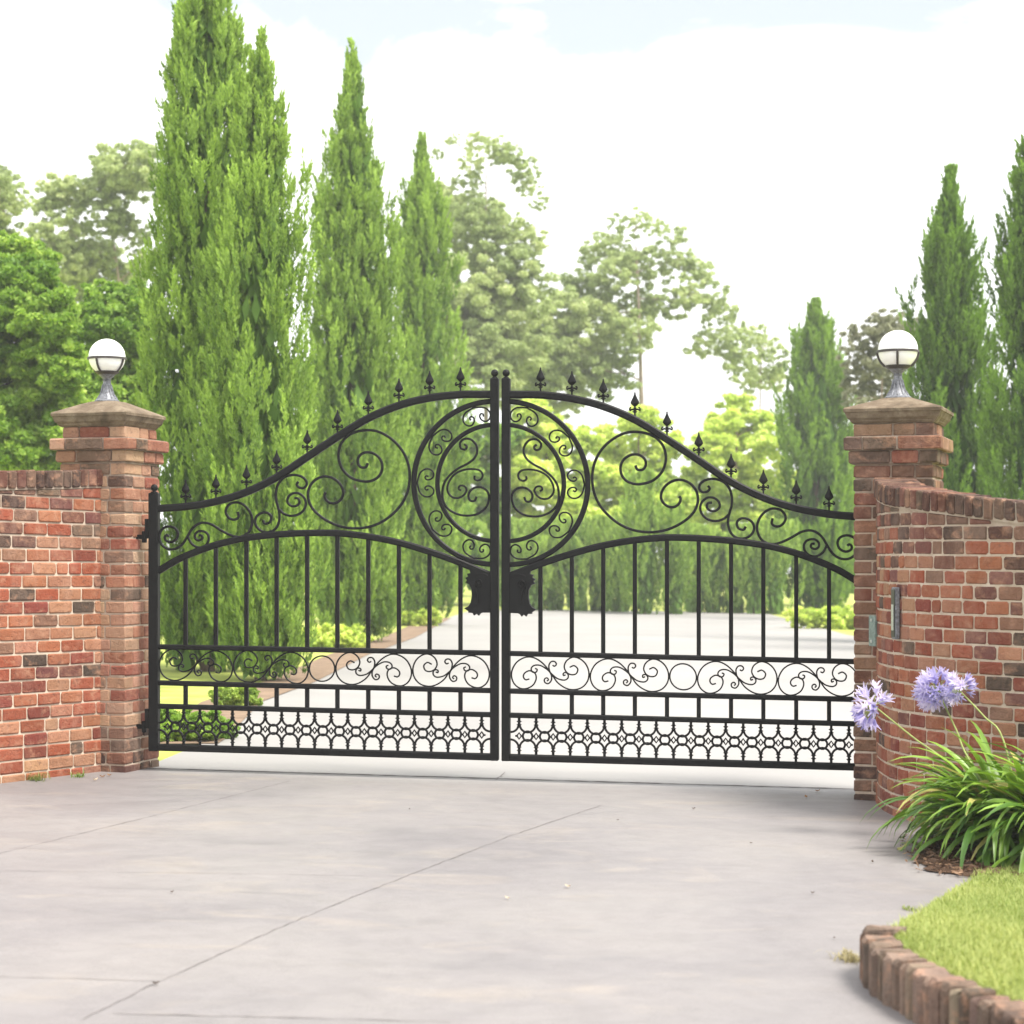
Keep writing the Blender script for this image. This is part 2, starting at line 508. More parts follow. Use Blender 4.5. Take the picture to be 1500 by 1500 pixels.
def brick_wall(label, pts, ztop, side, course=0.0845, blen=0.27, thick=0.24, cop_h=0.112, cop_w=0.084, cop_over=0.014, seed=1):
    """ztop(t): top of the coping above the site plane at path length t"""
    global RN
    RN = random.Random(seed)
    P = Path(pts)
    nf = lambda t: Vector((-P.tan(t).y, P.tan(t).x)) * side      # outward
    t_ = thing('garden_wall', label, 'brick wall', (P.at(0).x, P.at(0).y, gz(P.at(0).x)))
    inv = Matrix.Translation(t_.location).inverted()
    mb = MB()
    nc = 0
    k = 0
    while True:
        zb, zt = k * course - 0.02, (k + 1) * course - 0.02 - 0.011
        if zb > max(ztop(u * P.len / 20) for u in range(21)) : break
        t = -(k % 2) * blen * 0.5 - RN.uniform(0, 0.03)
        while t < P.len:
            L = blen * RN.uniform(0.93, 1.05)
            if RN.random() < 0.08: L *= 0.55
            a, b = max(t, 0), min(t + L - 0.011, P.len)
            t += L
            if b - a < 0.03: continue
            top = min(ztop(a), ztop(b)) - cop_h - 0.012
            z1 = min(zt, top)
            if z1 - zb < 0.010: continue
            pa, pb = P.at(a), P.at(b); n = nf((a + b) / 2)
            hgt = (zb + zt) / 2
            near = ztop((a + b) / 2) - hgt
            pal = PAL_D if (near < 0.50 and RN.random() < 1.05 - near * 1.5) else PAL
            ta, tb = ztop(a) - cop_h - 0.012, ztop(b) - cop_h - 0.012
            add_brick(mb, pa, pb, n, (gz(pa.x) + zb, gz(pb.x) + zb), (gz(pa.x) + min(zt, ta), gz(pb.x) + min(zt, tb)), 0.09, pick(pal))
            nc += 1
        k += 1
    body = mb
    # mortar core
    m2 = MB(); vs, fs = [], []
    ns = max(8, int(P.len / 0.05))
    for i in range(ns + 1):
        t = P.len * i / ns
        p, n = P.at(t), nf(t)
        f_, b_ = p - n * 0.0075, p - n * (thick - 0.02)
        top = ztop(t) - cop_h + 0.002
        vs += [(f_.x, f_.y, gz(p.x) - 0.1), (f_.x, f_.y, gz(p.x) + top), (b_.x, b_.y, gz(p.x) + top), (b_.x, b_.y, gz(p.x) - 0.1)]
        if i:
            o = 4 * i
            for q in range(4): fs.append([o - 4 + q, o - 4 + (q + 1) % 4, o + (q + 1) % 4, o + q])
    fs += [[0, 1, 2, 3], [4 * ns + 3, 4 * ns + 2, 4 * ns + 1, 4 * ns]]
    m2.add(vs, fs)
    # coping of bricks on edge + its mortar
    m3 = MB(); t = 0.0
    while t < P.len - 0.02:
        wd = cop_w * RN.uniform(0.92, 1.06)
        a, b = t, min(P.len, t + wd - 0.009)
        t += wd
        n = nf((a + b) / 2)
        pa, pb = P.at(a) + n * cop_over, P.at(b) + n * cop_over
        h = RN.uniform(-0.004, 0.004)
        za, zb2 = ztop(a) + h, ztop(b) + h
        add_brick(m3, pa, pb, n, (gz(pa.x) + za - cop_h, gz(pb.x) + zb2 - cop_h), (gz(pa.x) + za, gz(pb.x) + zb2), thick + cop_over, tuple(0.78 * x for x in pick(PAL_D)), 0.007, 0.003)
    m4 = MB(); vs, fs = [], []
    for i in range(ns + 1):
        t = P.len * i / ns
        p, n = P.at(t), nf(t)
        f_, b_ = p + n * (cop_over - 0.012), p - n * (thick - 0.01)
        vs += [(f_.x, f_.y, gz(p.x) + ztop(t) - cop_h - 0.010), (f_.x, f_.y, gz(p.x) + ztop(t) - 0.009), (b_.x, b_.y, gz(p.x) + ztop(t) - 0.009), (b_.x, b_.y, gz(p.x) + ztop(t) - cop_h - 0.010)]
        if i:
            o = 4 * i
            for q in range(4): fs.append([o - 4 + q, o - 4 + (q + 1) % 4, o + (q + 1) % 4, o + q])
    fs += [[0, 1, 2, 3], [4 * ns + 3, 4 * ns + 2, 4 * ns + 1, 4 * ns]]
    m4.add(vs, fs)
    for q, nm, mt in ((body, 'brickwork', M_BRICK), (m2, 'mortar', M_MORTAR), (m3, 'coping', M_BRICK), (m4, 'coping_mortar', M_MORTAR)):
        q.v = [tuple(inv @ Vector(v)) for v in q.v]
    br = body.build('brickwork', M_BRICK, t_)
    m2.build('mortar', M_MORTAR, br)
    cp = m3.build('coping', M_BRICK, t_)
    m4.build('mortar', M_MORTAR, cp)
    return P, t_

# --- left wing wall
lw0 = Vector((-2.735, 13.735))
LWP = [(lw0.x, lw0.y)]
for a in (0.25, 0.5, 0.85):
    LWP.append((lw0.x - a, lw0.y - 1.68 * a - 0.05 * a * a))
LW, lw_obj = brick_wall('brick garden wall with brick on edge coping left of the gate', LWP,
           lambda t: 2.035 - 0.062 * t + 0.008 * t * t, +1, blen=0.222, seed=5)

# --- right curved wing wall
RWP = [(2.285, 12.86), (2.222, 12.45), (2.215, 12.0), (2.29, 11.65), (2.455, 11.36), (2.75, 11.05), (3.2, 10.70), (3.5, 10.50)]
def rtop(t):
    return float(np.interp(t, [0, 0.2, 0.415, 0.7, 1.02, 1.48, 1.69, 1.98, 3.0], [2.035, 2.012, 1.984, 1.952, 1.924, 1.881, 1.858, 1.826, 1.76]))
RW, rw_obj = brick_wall('curved brick garden wall behind the strap leaved plants right of the gate', RWP, rtop, -1,
           course=0.082, blen=0.158, cop_w=0.066, seed=9)

# ------------------------------------------------------------------ pillars
def pillar(label, cx, cy, th, s, spec, seed, pal):
    """spec: list of (z0, z1, size, kind)"""
    global RN
    RN = random.Random(seed)
    base = thing('brick_pillar', label, 'gate pillar', (cx, cy, gz(cx)), th)
    bb, mm = MB(), MB()
    dB = 0.108
    def course_ring(z0, z1, sz, flip):
        h = sz / 2
        for kf in range(4):
            a = kf * math.pi / 2
            ex, ey = math.cos(a), math.sin(a)           # along
            nx, ny = math.sin(a), -math.cos(a)          # outward
            lo, hi = (-h, h - dB - 0.01) if not flip else (-h + dB + 0.01, h)
            L = hi - lo
            br = L * RN.uniform(0.55, 0.65)
            cuts = [lo, lo + (br if flip else L - br), hi] if (seed + kf) % 2 else [lo, lo + (L - br if flip else br), hi]
            for i in range(2):
                u0 = cuts[i] + (0.005 if i else 0); u1 = cuts[i + 1] - (0.005 if i == 0 else 0)
                p0 = (ex * u0 + nx * h, ey * u0 + ny * h); p1 = (ex * u1 + nx * h, ey * u1 + ny * h)
                add_brick(bb, p0, p1, (nx, ny), (z0, z0), (z1, z1), dB, pick(pal if z0 > 0.25 else PAL_P[:3] + PAL_D), 0.006, 0.0025)
    for (z0, z1, sz, kind) in spec:
        if kind == 'shaft':
            n = round((z1 - z0) / 0.0845); c = (z1 - z0) / n
            for k in range(n): course_ring(z0 + k * c, z0 + (k + 1) * c - 0.011, sz, k % 2)
            mm.box(-sz / 2 + 0.008, sz / 2 - 0.008, -sz / 2 + 0.008, sz / 2 - 0.008, z0 - 0.1, z1)
        else:
            course_ring(z0 + 0.002, z1 - 0.004, sz, kind == 'b')
            mm.box(-sz / 2 + 0.012, sz / 2 - 0.012, -sz / 2 + 0.012, sz / 2 - 0.012, z0 + 0.001, z1 + 0.001)
    o = bb.build('brickwork', M_BRICK, base)
    mm.build('mortar', M_MORTAR, o)
    return base

def cap(parent, zb, neck, half, zapex, ox=0.0):
    prof = [(neck, zb), (neck + 0.012, zb + 0.012), (neck + 0.014, zb + 0.018), (neck + 0.03, zb + 0.034), (half - 0.012, zb + 0.056), (half - 0.008, zb + 0.066),
            (half, zb + 0.070), (half + 0.001, zb + 0.088), (half - 0.006, zb + 0.095), (0.13, zapex - 0.018), (0.085, zapex)]
    vs, fs = [], []
    nE = 7
    rr = random.Random(3)
    for k, (h, z) in enumerate(prof):
        ring = []
        for kf in range(4):
            a = kf * math.pi / 2
            for i in range(nE):
                u = -1 + 2 * i / nE
                x, y = h * u, -h
                j = 0.0018 if k else 0
                if i == 0: x *= 0.992; y *= 0.992
                ring.append((ox + x * math.cos(a) - y * math.sin(a) + rr.uniform(-j, j), x * math.sin(a) + y * math.cos(a) + rr.uniform(-j, j), z + rr.uniform(-j, j)))
        vs += ring
    nr = 4 * nE
    for k in range(len(prof) - 1):
        for i in range(nr):
            j = (i + 1) % nr
            fs.append([k * nr + i, k * nr + j, (k + 1) * nr + j, (k + 1) * nr + i])
    fs.append(list(range(nr))[::-1]); fs.append([(len(prof) - 1) * nr + i for i in range(nr)])
    return mesh_obj('pillar_cap', vs, fs, M_STONE, parent, fix=True)

def lamp(label, x, y, z, rz):
    t = thing('pillar_lamp', label, 'lamp', (x, y, z), rz)
    m = MB(); m.lathe([(0.084, 0.0), (0.084, 0.008), (0.072, 0.016), (0.058, 0.034), (0.042, 0.060), (0.032, 0.088), (0.028, 0.115), (0.026, 0.142), (0.030, 0.146), (0.025, 0.151), (0.034, 0.163), (0.056, 0.184), (0.062, 0.197), (0.03, 0.199)], 28)
    for k in range(12):
        a = 2 * math.pi * k / 12
        m.tube([(0.070 * math.cos(a), 0.070 * math.sin(a), 0.018), (0.045 * math.cos(a), 0.045 * math.sin(a), 0.056), (0.029 * math.cos(a), 0.029 * math.sin(a), 0.118)], 0.004, 5)
    m.build('stem', M_LAMPMETAL, t, smooth=False)
    R_, zc = 0.124, 0.305
    g = MB(); g.lathe([(R_ * math.sin(math.pi * k / 32) + 1e-5, zc - R_ * math.cos(math.pi * k / 32)) for k in range(33)], 40, cap=False)
    g.build('globe', M_GLOBE, t, smooth=True)
    c = MB(); rb = R_ + 0.004
    c.lathe([(rb - 0.002, zc - 0.018), (rb + 0.004, zc - 0.018), (rb + 0.004, zc - 0.003), (rb - 0.002, zc - 0.003), (rb - 0.002, zc - 0.018)], 40, cap=False)
    c.lathe([(0.03, zc - 0.128), (0.064, zc - 0.118), (0.080, zc - 0.106), (0.083, zc - 0.101), (0.078, zc - 0.097)], 32, cap=False)
    for k in range(4):
        a = math.pi / 2 * k
        pts = [((rb + 0.002) * math.sin(q) * math.cos(a), (rb + 0.002) * math.sin(q) * math.sin(a), zc - (rb + 0.002) * math.cos(q)) for q in np.linspace(math.radians(38), math.radians(84), 10)]
        c.tube(pts, 0.0075, 6)
    c.build('cage', M_CAGE, t, smooth=False)
    return t

thL = math.radians(17.5); sL = 0.49
cLx, cLy = -2.600 - 0.5 * sL * math.cos(thL) + 0.5 * sL * math.sin(thL) + 0.022, 13.65 + 0.5 * sL * (math.sin(thL) + math.cos(thL))
PL = pillar('brick gate pillar with stone cap at the left gate leaf', cLx, cLy, -thL, sL,
       [(-0.02, 2.085, sL, 'shaft'), (2.085, 2.165, 0.535, 'a'), (2.165, 2.245, 0.592, 'b'), (2.245, 2.325, 0.465, 'a')], 21, PAL_L)
cap(PL, 2.325, 0.238, 0.286, 2.505, -0.01)
lamp('white globe lamp on the cap of the left brick pillar', cLx - 0.022, cLy, gz(cLx) + 2.505, math.radians(-22))

thR = math.radians(19); sR = 0.49
cRx, cRy = 2.122 + 0.5 * sR * (math.cos(thR) + math.sin(thR)), 12.72 + 0.5 * sR * (-math.sin(thR) + math.cos(thR))
PR = pillar('brick gate pillar with stone cap at the right gate leaf', cRx, cRy, -thR, sR,
       [(-0.02, 2.10, sR, 'shaft'), (2.10, 2.185, 0.545, 'a'), (2.185, 2.27, 0.595, 'b'), (2.27, 2.352, 0.495, 'a')], 34, PAL_P)
cap(PR, 2.352, 0.252, 0.303, 2.52)
lamp('white globe lamp on the cap of the right brick pillar', cRx - 0.008, cRy, gz(cRx) + 2.52, math.radians(-12))

# --- fittings on the right wall
def on_wall(name, label, cat, t, z, mats, wdt, hgt, dep):
    p, tn = RW.at(t), RW.tan(t)
    n = Vector((tn.y, -tn.x))
    o = thing(name, label, cat, (p.x + n.x * 0.004, p.y + n.y * 0.004, gz(p.x) + z), math.atan2(n.y, n.x) + math.pi / 2)
    return o
ip = on_wall('intercom_panel', 'slim dark and silver intercom panel on the curved right wall', 'intercom', 1.02, 1.045, None, 0, 0, 0)
m = MB(); m.box(-0.034, 0.034, -0.026, 0.0, 0, 0.30, 0.004); m.build('housing', M_LAMPMETAL, ip)
m = MB(); m.box(-0.028, 0.028, -0.031, -0.027, 0.012, 0.288, 0.0015); m.build('face_plate', M_DARKPLASTIC, ip)
m = MB(); m.box(-0.016, 0.016, -0.035, -0.0315, 0.05, 0.20, 0.0015); m.build('button_strip', M_STEEL, ip)
pp = thing('mounting_plate', 'small verdigris metal plate fixed where the right pillar meets the curved wall', 'metal plate', (2.232, 12.60, gz(2.23) + 0.972), math.radians(-78))
m = MB(); m.box(-0.05, 0.05, -0.02, 0.0, 0, 0.19, 0.003); m.build('plate', M_VERDIGRIS, pp)
m = MB()
for zz in (0.03, 0.16): m.box(-0.010, 0.010, -0.028, -0.0205, zz - 0.01, zz + 0.01, 0.003); m.build('bolt', M_STEEL, pp); m = MB()

# ------------------------------------------------------------------ the gate
DA, DB = 13.80, 13.16                       # depth of the gate plane at columns 218 and 1250
ia = 1 / DA; ib = (1 / DB - 1 / DA) / (1250 - 218)
def gD(px): return 1 / (ia + ib * (px - 218))
def gxy(px):
    D = gD(px); return Vector(((px - 750) * D / F, D))
T = (gxy(1250) - gxy(218)).normalized()
CEN = gxy(733.0)
def G(px, py):                               # photo position on the left leaf -> (s from gate centre, height over the site)
    D = gD(px); q = gxy(px)
    return ((q - CEN).dot(T), CH + (HZ - py) * D / F - gz(q.x))
Z1 = lambda x, y: G(200 + x / 5, 520 + y / 5)
Z2 = lambda x, y: G(430 + x / 4.6875, 520 + y / 4.6875)
Z5 = lambda x, y: G(200 + x / 5.357, 920 + y / 5.357)
Z7 = lambda x, y: G(640 + x / 7.5, 780 + y / 7.5)
PX = 0.00455
GA = math.atan2(T.y, T.x)

class Leaf:
    def __init__(s, mir, label):
        s.m = mir
        s.s0 = G(226, 1100)[0] * mir          # hinge post centre
        q = CEN + T * s.s0
        s.root = thing('gate_leaf', label, 'gate', (q.x, q.y, gz(q.x)), GA)
    def L(s, p, n=0.0):                       # (s,h) of the left design -> local point
        u = p[0] * s.m - s.s0
        return (u, n, p[1] + SL * T.x * u)
    def sweep(s, mb, pts, wd, dp, n0=0.0, smooth=True, step=0.010, taper=None):
        P = [np.array(p) for p in (catmull(pts, step) if smooth else pts)]
        vs, fs = [], []
        c = min(wd, dp) * 0.22
        K = len(P)
        for k, p in enumerate(P):
            t = P[min(k + 1, K - 1)] - P[max(k - 1, 0)]
            t = t / max(1e-9, np.linalg.norm(t)); nn = np.array([-t[1], t[0]])
            h = wd / 2; e = dp / 2
            for (a, b) in ((-h, -e + c), (-h + c, -e), (h - c, -e), (h, -e + c), (h, e - c), (h - c, e), (-h + c, e), (-h, e - c)):
                q = p + nn * a
                vs.append(s.L(q, n0 + b))
        for k in range(K - 1):
            for i in range(8):
                j = (i + 1) % 8
                fs.append([k * 8 + i, k * 8 + j, k * 8 + 8 + j, k * 8 + 8 + i])
        fs += [list(range(8)), [(K - 1) * 8 + i for i in range(8)]]
        mb.add(vs, fs)
    def part(s, name, pts, wd, dp, n0=0.0, smooth=True, parent=None, step=0.010):
        mb = MB(); s.sweep(mb, pts, wd, dp, n0, smooth, step)
        return mb.build(name, M_IRON, parent or s.root)
    def block(s, mb, s0, s1, h0, h1, n0, n1, ch=0.0):
        u0, u1 = sorted((s0 * s.m - s.s0, s1 * s.m - s.s0)); k = SL * T.x * (u0 + u1) / 2
        mb.box(u0, u1, n0, n1, h0 + k, h1 + k, ch)

TOP_RAIL = [(233, 744.8), (273, 742), (318, 734.2), (361, 720.8), (406, 698.8), (450, 669.5), (496, 639), (540, 612.5), (585.7, 593.6), (630.5, 582.8), (676.4, 578), (719, 577.8)]
LOW_ARCH = [(232, 836.5), (262, 819), (300, 803.5), (330, 794.5), (361, 788), (406, 783), (450, 780.8), (494, 781), (540, 786), (585.7, 795.2), (630.5, 808.5), (675, 824.5), (719, 843)]
BARS = [272, 316.3, 361, 405.3, 450, 494.3, 539.5, 584.4, 629.3, 674.6]
def row(a, b, px): return a + (b - a) * (px - 235) / (717 - 235)
R1 = lambda px: row(947.4, 956.5, px)
R2 = lambda px: row(1000.2, 1011.5, px)
R3 = lambda px: row(1034.4, 1046.8, px)
RB = lambda px: row(1094.6, 1108.6, px)
def interp(pts, x):
    for (a, b) in zip(pts[:-1], pts[1:]):
        if a[0] <= x <= b[0]: return a[1] + (b[1] - a[1]) * (x - a[0]) / (b[0] - a[0])
    return pts[0][1] if x < pts[0][0] else pts[-1][1]
TOP_S = catmull(TOP_RAIL, 4); LOW_S = catmull(LOW_ARCH, 4)

SC_A = [(238, 1330), (225, 1318), (208, 1332), (214, 1356), (248, 1370), (288, 1352), (303, 1310), (285, 1272), (240, 1256), (195, 1270), (170, 1308), (168, 1350), (188, 1392), (230, 1420), (280, 1420), (330, 1392), (370, 1335), (400, 1282), (440, 1243), (490, 1228), (550, 1242), (620, 1285), (690, 1320), (750, 1332), (805, 1312), (838, 1268), (848, 1210), (830, 1150), (790, 1102), (740, 1080), (690, 1088), (660, 1120), (655, 1158), (680, 1195), (716, 1206), (746, 1188), (742, 1148)]
SC_B = [(376, 1330), (384, 1350), (404, 1382), (445, 1408), (490, 1405), (524, 1370), (527, 1325), (502, 1296), (458, 1290), (430, 1312), (430, 1342), (455, 1358), (482, 1345), (476, 1322), (456, 1322)]
SC_C = [(925, 1212), (943, 1236), (978, 1222), (986, 1184), (960, 1157), (920, 1156), (882, 1180), (868, 1222), (885, 1265), (928, 1295), (980, 1295), (1020, 1270), (1043, 1222), (1047, 1165), (1035, 1110), (1022, 1060), (1022, 1000), (1040, 942), (1080, 898), (1140, 879), (1200, 887), (1238, 915), (1246, 950), (1224, 974), (1192, 970), (1174, 948), (1186, 928)]
SC_D = [(1045, 1132), (1080, 1163), (1130, 1178), (1185, 1168), (1225, 1135), (1240, 1090), (1228, 1046), (1190, 1014), (1145, 1014), (1112, 1040), (1106, 1078), (1135, 1106), (1172, 1104), (1194, 1080), (1184, 1052), (1158, 1048)]
SC_E = [(510, 742), (496, 770), (462, 770), (442, 742), (446, 703), (480, 673), (530, 670), (580, 697), (607, 745), (604, 800), (575, 843), (525, 866), (470, 867), (400, 845), (347, 800), (317, 742), (309, 680), (325, 612), (370, 558), (432, 527), (508, 516), (580, 526), (650, 561), (710, 611), (755, 671), (785, 741), (797, 810), (795, 880), (779, 950), (744, 1020), (690, 1083), (620, 1138), (540, 1174), (460, 1189), (380, 1188), (300, 1170), (222, 1133), (157, 1084), (116, 1030), (99, 970), (110, 907), (150, 857), (210, 834), (270, 846), (319, 886), (341, 940), (330, 984), (296, 1013), (255, 1017), (224, 995), (212, 962), (222, 944)]
SC_F = [(1172, 612), (1190, 628), (1178, 649), (1150, 640), (1143, 605), (1172, 577), (1218, 580), (1253, 618), (1261, 665), (1240, 710), (1195, 746), (1130, 780), (1074, 825), (1035, 880), (1022, 948), (1031, 1010), (1066, 1060), (1130, 1094), (1200, 1103), (1268, 1089), (1322, 1045), (1342, 985), (1330, 936), (1290, 909), (1245, 911), (1211, 936), (1201, 970), (1216, 1000), (1244, 1000), (1257, 972)]
SC_G = [(1244, 828), (1243, 850), (1264, 862), (1290, 850), (1298, 820), (1275, 791), (1220, 783), (1160, 792), (1105, 821), (1070, 866), (1056, 915), (1065, 950), (1095, 978), (1135, 981), (1170, 960), (1188, 926), (1172, 900), (1143, 898), (1134, 918), (1152, 930)]
CSC = [(-2, -38), (-24, -42), (-26, -60), (0, -66), (30, -50), (38, -28)]
C_LOC = [(20, -30), (0, -45), (14, -62)]
BAND1 = [(322, 243), (290, 230), (263, 255), (275, 290), (310, 298), (345, 280), (362, 240), (345, 195), (300, 167), (250, 176), (205, 215), (182, 275), (190, 340), (230, 390), (290, 410), (350, 400), (410, 360), (450, 305), (490, 250), (540, 202), (600, 174), (660, 180), (715, 216), (748, 275), (751, 330), (729, 380), (685, 410), (635, 408), (590, 380), (569, 332), (580, 292), (620, 276), (655, 295), (664, 322), (648, 344), (620, 338)]
BAND2 = [(352, 300), (368, 306), (368, 288), (348, 284), (333, 300), (336, 325), (362, 340), (410, 330), (450, 300), (490, 262), (540, 234), (585, 236), (606, 260), (596, 285), (570, 285), (562, 265), (578, 258)]
BAND3 = [(448, 230), (434, 238), (420, 222), (432, 203), (458, 204), (475, 232), (470, 275), (456, 310), (458, 345), (480, 369), (505, 360), (508, 337), (490, 326), (478, 340), (490, 350)]
LOCKP = [(592, 446), (592, 880), (505, 880), (480, 888), (462, 914), (440, 890), (412, 912), (396, 884), (350, 880), (350, 864), (305, 832), (350, 810), (375, 770), (388, 700), (384, 620), (360, 568), (316, 548), (336, 525), (316, 500), (346, 482), (334, 452), (372, 446), (362, 408), (400, 398), (420, 415), (440, 405), (480, 425)]
LOCKS = [(470, 560), (455, 553), (448, 572), (468, 586), (492, 572), (492, 540), (468, 520), (438, 530), (424, 562), (430, 600), (448, 640), (460, 690), (462, 735), (456, 775)]

finial_mesh = None
def finial(leaf, px):
    global finial_mesh
    s, h = G(px, interp(TOP_S, px) - 5.2)
    if finial_mesh is None:
        mb = MB()
        q = PX
        mb.tube([(0, 0, -0.02), (0, 0, 14 * q)], [1.35 * q, 1.2 * q], 8)
        mb.lathe([(1.2 * q, 4.2 * q), (2.2 * q, 5 * q), (1.2 * q, 5.8 * q)], 10)
        # spear blade: flattened diamond with a central ridge
        prof = [(0.9, 13.5), (3.0, 15.6), (5.3, 18.6), (4.6, 21.6), (3.2, 25.0), (1.7, 29.0), (0.9, 32.0)]
        vs, fs = [], []
        for (r, z) in prof:
            for (a, b) in ((1, 0), (0.5, 0.28), (0, 0.40), (-0.5, 0.28), (-1, 0), (-0.5, -0.28), (0, -0.40), (0.5, -0.28)):
                vs.append((r * q * a * 1.2, r * q * b * 1.2, z * q))
        for k in range(len(prof) - 1):
            for i in range(8):
                j = (i + 1) % 8
                fs.append([k * 8 + i, k * 8 + j, k * 8 + 8 + j, k * 8 + 8 + i])
        mb.add(vs, fs)
        mb.lathe([(0.3 * q, 31.4 * q), (1.2 * q, 32.4 * q), (1.25 * q, 33.4 * q), (0.2 * q, 35 * q)], 8)
        mb.lathe([(1.2 * q, 10.2 * q), (2.3 * q, 11 * q), (2.3 * q, 12 * q), (1.2 * q, 13 * q)], 10)
        for sg in (-1, 1):
            pts = [(0, 8.2), (2.2, 9.4), (4.6, 9.6), (6.8, 8.2), (7.5, 10.2), (6.6, 12.2), (5.2, 11.6)]
            cc = catmull(pts, 0.8)
            mb.tube([(sg * x * q, 0, z * q) for x, z in cc], [1.5 * q * (1 - 0.35 * k / len(cc)) for k in range(len(cc))], 6)
            mb.tube([(0, 0, 7.2 * q), (sg * 2.0 * q, 0, 6.2 * q), (sg * 3.6 * q, 0, 6.6 * q)], [1.1 * q, 0.9 * q, 0.6 * q], 6)
        o = mb.build('finial', M_IRON, leaf.root)
        finial_mesh = o.data
    else:
        o = link(bpy.data.objects.new('finial', finial_mesh), leaf.root)
    o.location = leaf.L((s, h))

def build_leaf(mir, label):
    lf = Leaf(mir, label)
    pt = lambda zf, L: [zf(*q) for q in L]
    g = lambda L: [G(*q) for q in L]
    # stiles
    def stile(c, wd, top, bot):
        mb = MB(); s, h1 = G(c, top); _, h0 = G(c, bot)
        lf.block(mb, s - wd / 2, s + wd / 2, h0, h1, -0.030, 0.030, 0.005)
        o = mb.build('post', M_IRON, lf.root)
        b = MB(); u, _, z = lf.L((s, h1))
        b.lathe([(wd * 0.42, z), (wd * 0.30, z + 0.007), (wd * 0.18, z + 0.011), (wd * 0.20, z + 0.015)] +
                [(0.0245 * math.sin(math.pi * (0.16 + 0.84 * k / 12)) + 1e-5, z + 0.034 - 0.0245 * math.cos(math.pi * (0.16 + 0.84 * k / 12))) for k in range(13)], 18, cx=u)
        b.build('ball_cap', M_IRON, o, smooth=True)
    stile(226, 0.066, 722, 1100)
    stile(724.6, 0.055, 554, 1114)
    lf.part('top_rail', g(TOP_RAIL), 0.050, 0.045)
    lf.part('arched_rail', g(LOW_ARCH), 0.045, 0.045)
    for nm, fn, wd in (('rail', R1, 0.034), ('rail', R2, 0.034), ('rail', R3, 0.034), ('bottom_rail', RB, 0.047)):
        lf.part(nm, g([(231, fn(231)), (475, fn(475)), (720, fn(720))]), wd, 0.042, smooth=False)
    for b in BARS:
        s, h1 = G(b, interp(LOW_S, b) + 2); _, h0 = G(b, R1(b) - 2)
        mb = MB(); lf.block(mb, s - 0.0135, s + 0.0135, h0, h1, -0.0135, 0.0135, 0.003)
        mb.build('bar', M_IRON, lf.root)
        _, h1 = G(b, R2(b) + 2); _, h0 = G(b, R3(b) - 2)
        mb = MB(); lf.block(mb, s - 0.0135, s + 0.0135, h0, h1, -0.0135, 0.0135, 0.003)
        mb.build('short_bar', M_IRON, lf.root)
        finial(lf, b)
    wS = 2.6 * PX
    for L, zf, wd in ((SC_A, Z1, 3.7), (SC_B, Z1, 3.5), (SC_C, Z1, 3.7), (SC_D, Z1, 3.6), (SC_E, Z2, 3.9), (SC_F, Z2, 3.3), (SC_G, Z2, 3.0)):
        lf.part('scroll', pt(zf, L), wd * PX, 0.016, step=0.006)
    # rings round the meeting posts
    for rad, wd in ((560, 7.6), (399, 6.4)):
        pts = [Z2(1387 + rad * math.cos(a), 878 + rad * math.sin(a)) for a in np.linspace(math.radians(93.2), math.radians(266.8), 60)]
        lf.part('ring', pts, wd * PX, 0.03, smooth=False)
    # C scrolls between the rings
    cl = [(14, -14), (22, -32), (40, -44), (58, -32), (56, -62), (32, -90), (-4, -92), (-38, -66), (-54, -10), (-54, 10), (-38, 66), (-4, 92), (32, 90), (56, 62), (58, 32), (40, 44), (22, 32), (14, 14)]
    cl = [(20, -44), (6, -50), (-4, -36), (10, -22), (36, -26), (56, -48), (52, -76), (26, -96), (-8, -94), (-40, -66), (-56, -12), (-56, 12), (-40, 66), (-8, 94), (26, 96), (52, 76), (56, 48), (36, 26), (10, 22), (-4, 36), (6, 50), (20, 44)]
    for ang in (180, 180 + 36.5, 180 + 74, 180 - 36.5, 180 - 74):
        a = math.radians(ang); rx, ry = -math.cos(a), -math.sin(a)        # towards the centre
        cx, cy = 1387 + 480 * math.cos(a), 878 + 480 * math.sin(a)
        pts = [Z2(cx + rx * u * 0.98 - ry * v * 0.98, cy + ry * u * 0.98 + rx * v * 0.98) for (u, v) in cl]
        lf.part('scroll', pts, 2.4 * PX, 0.012, step=0.005)
    # scroll band
    def unit(x0, x1):
        for L in (BAND1, BAND2, BAND3):
            pts = []
            for (x, y) in L:
                px = x0 + (x - 180) / 575 * (x1 - x0)
                v = (y - 168) / (413 - 168)
                a, b = R1(px) + 3.6, R2(px) - 3.6
                pts.append(G(px, a + (b - a) * v))
            lf.part('scroll', pts, 2.1 * PX, 0.012, step=0.005)
    for x0, x1 in ((233.3, 341.0), (342.2, 451.9), (491.8, 603.2), (604.6, 717.2)): unit(x0, x1)
    cc = 471.8
    lf.part('band_ring', [G(cc + 18.6 * math.cos(a), (R1(cc) + R2(cc)) / 2 + 0.6 + 18.6 * math.sin(a)) for a in np.linspace(0, 2 * math.pi, 41)], 2.1 * PX, 0.012, smooth=False)
    # lattice of arches, rings and diamonds
    mb = MB()
    sA, _ = G(233.5, 1060); sB, _ = G(718, 1060)
    P_ = (sB - sA) / 20
    hT = G(475, R3(475) + 3.6)[1]; hB = G(475, RB(475) - 5)[1]
    H = hT - hB
    wt = 3.1 * PX
    r = P_ * 0.47
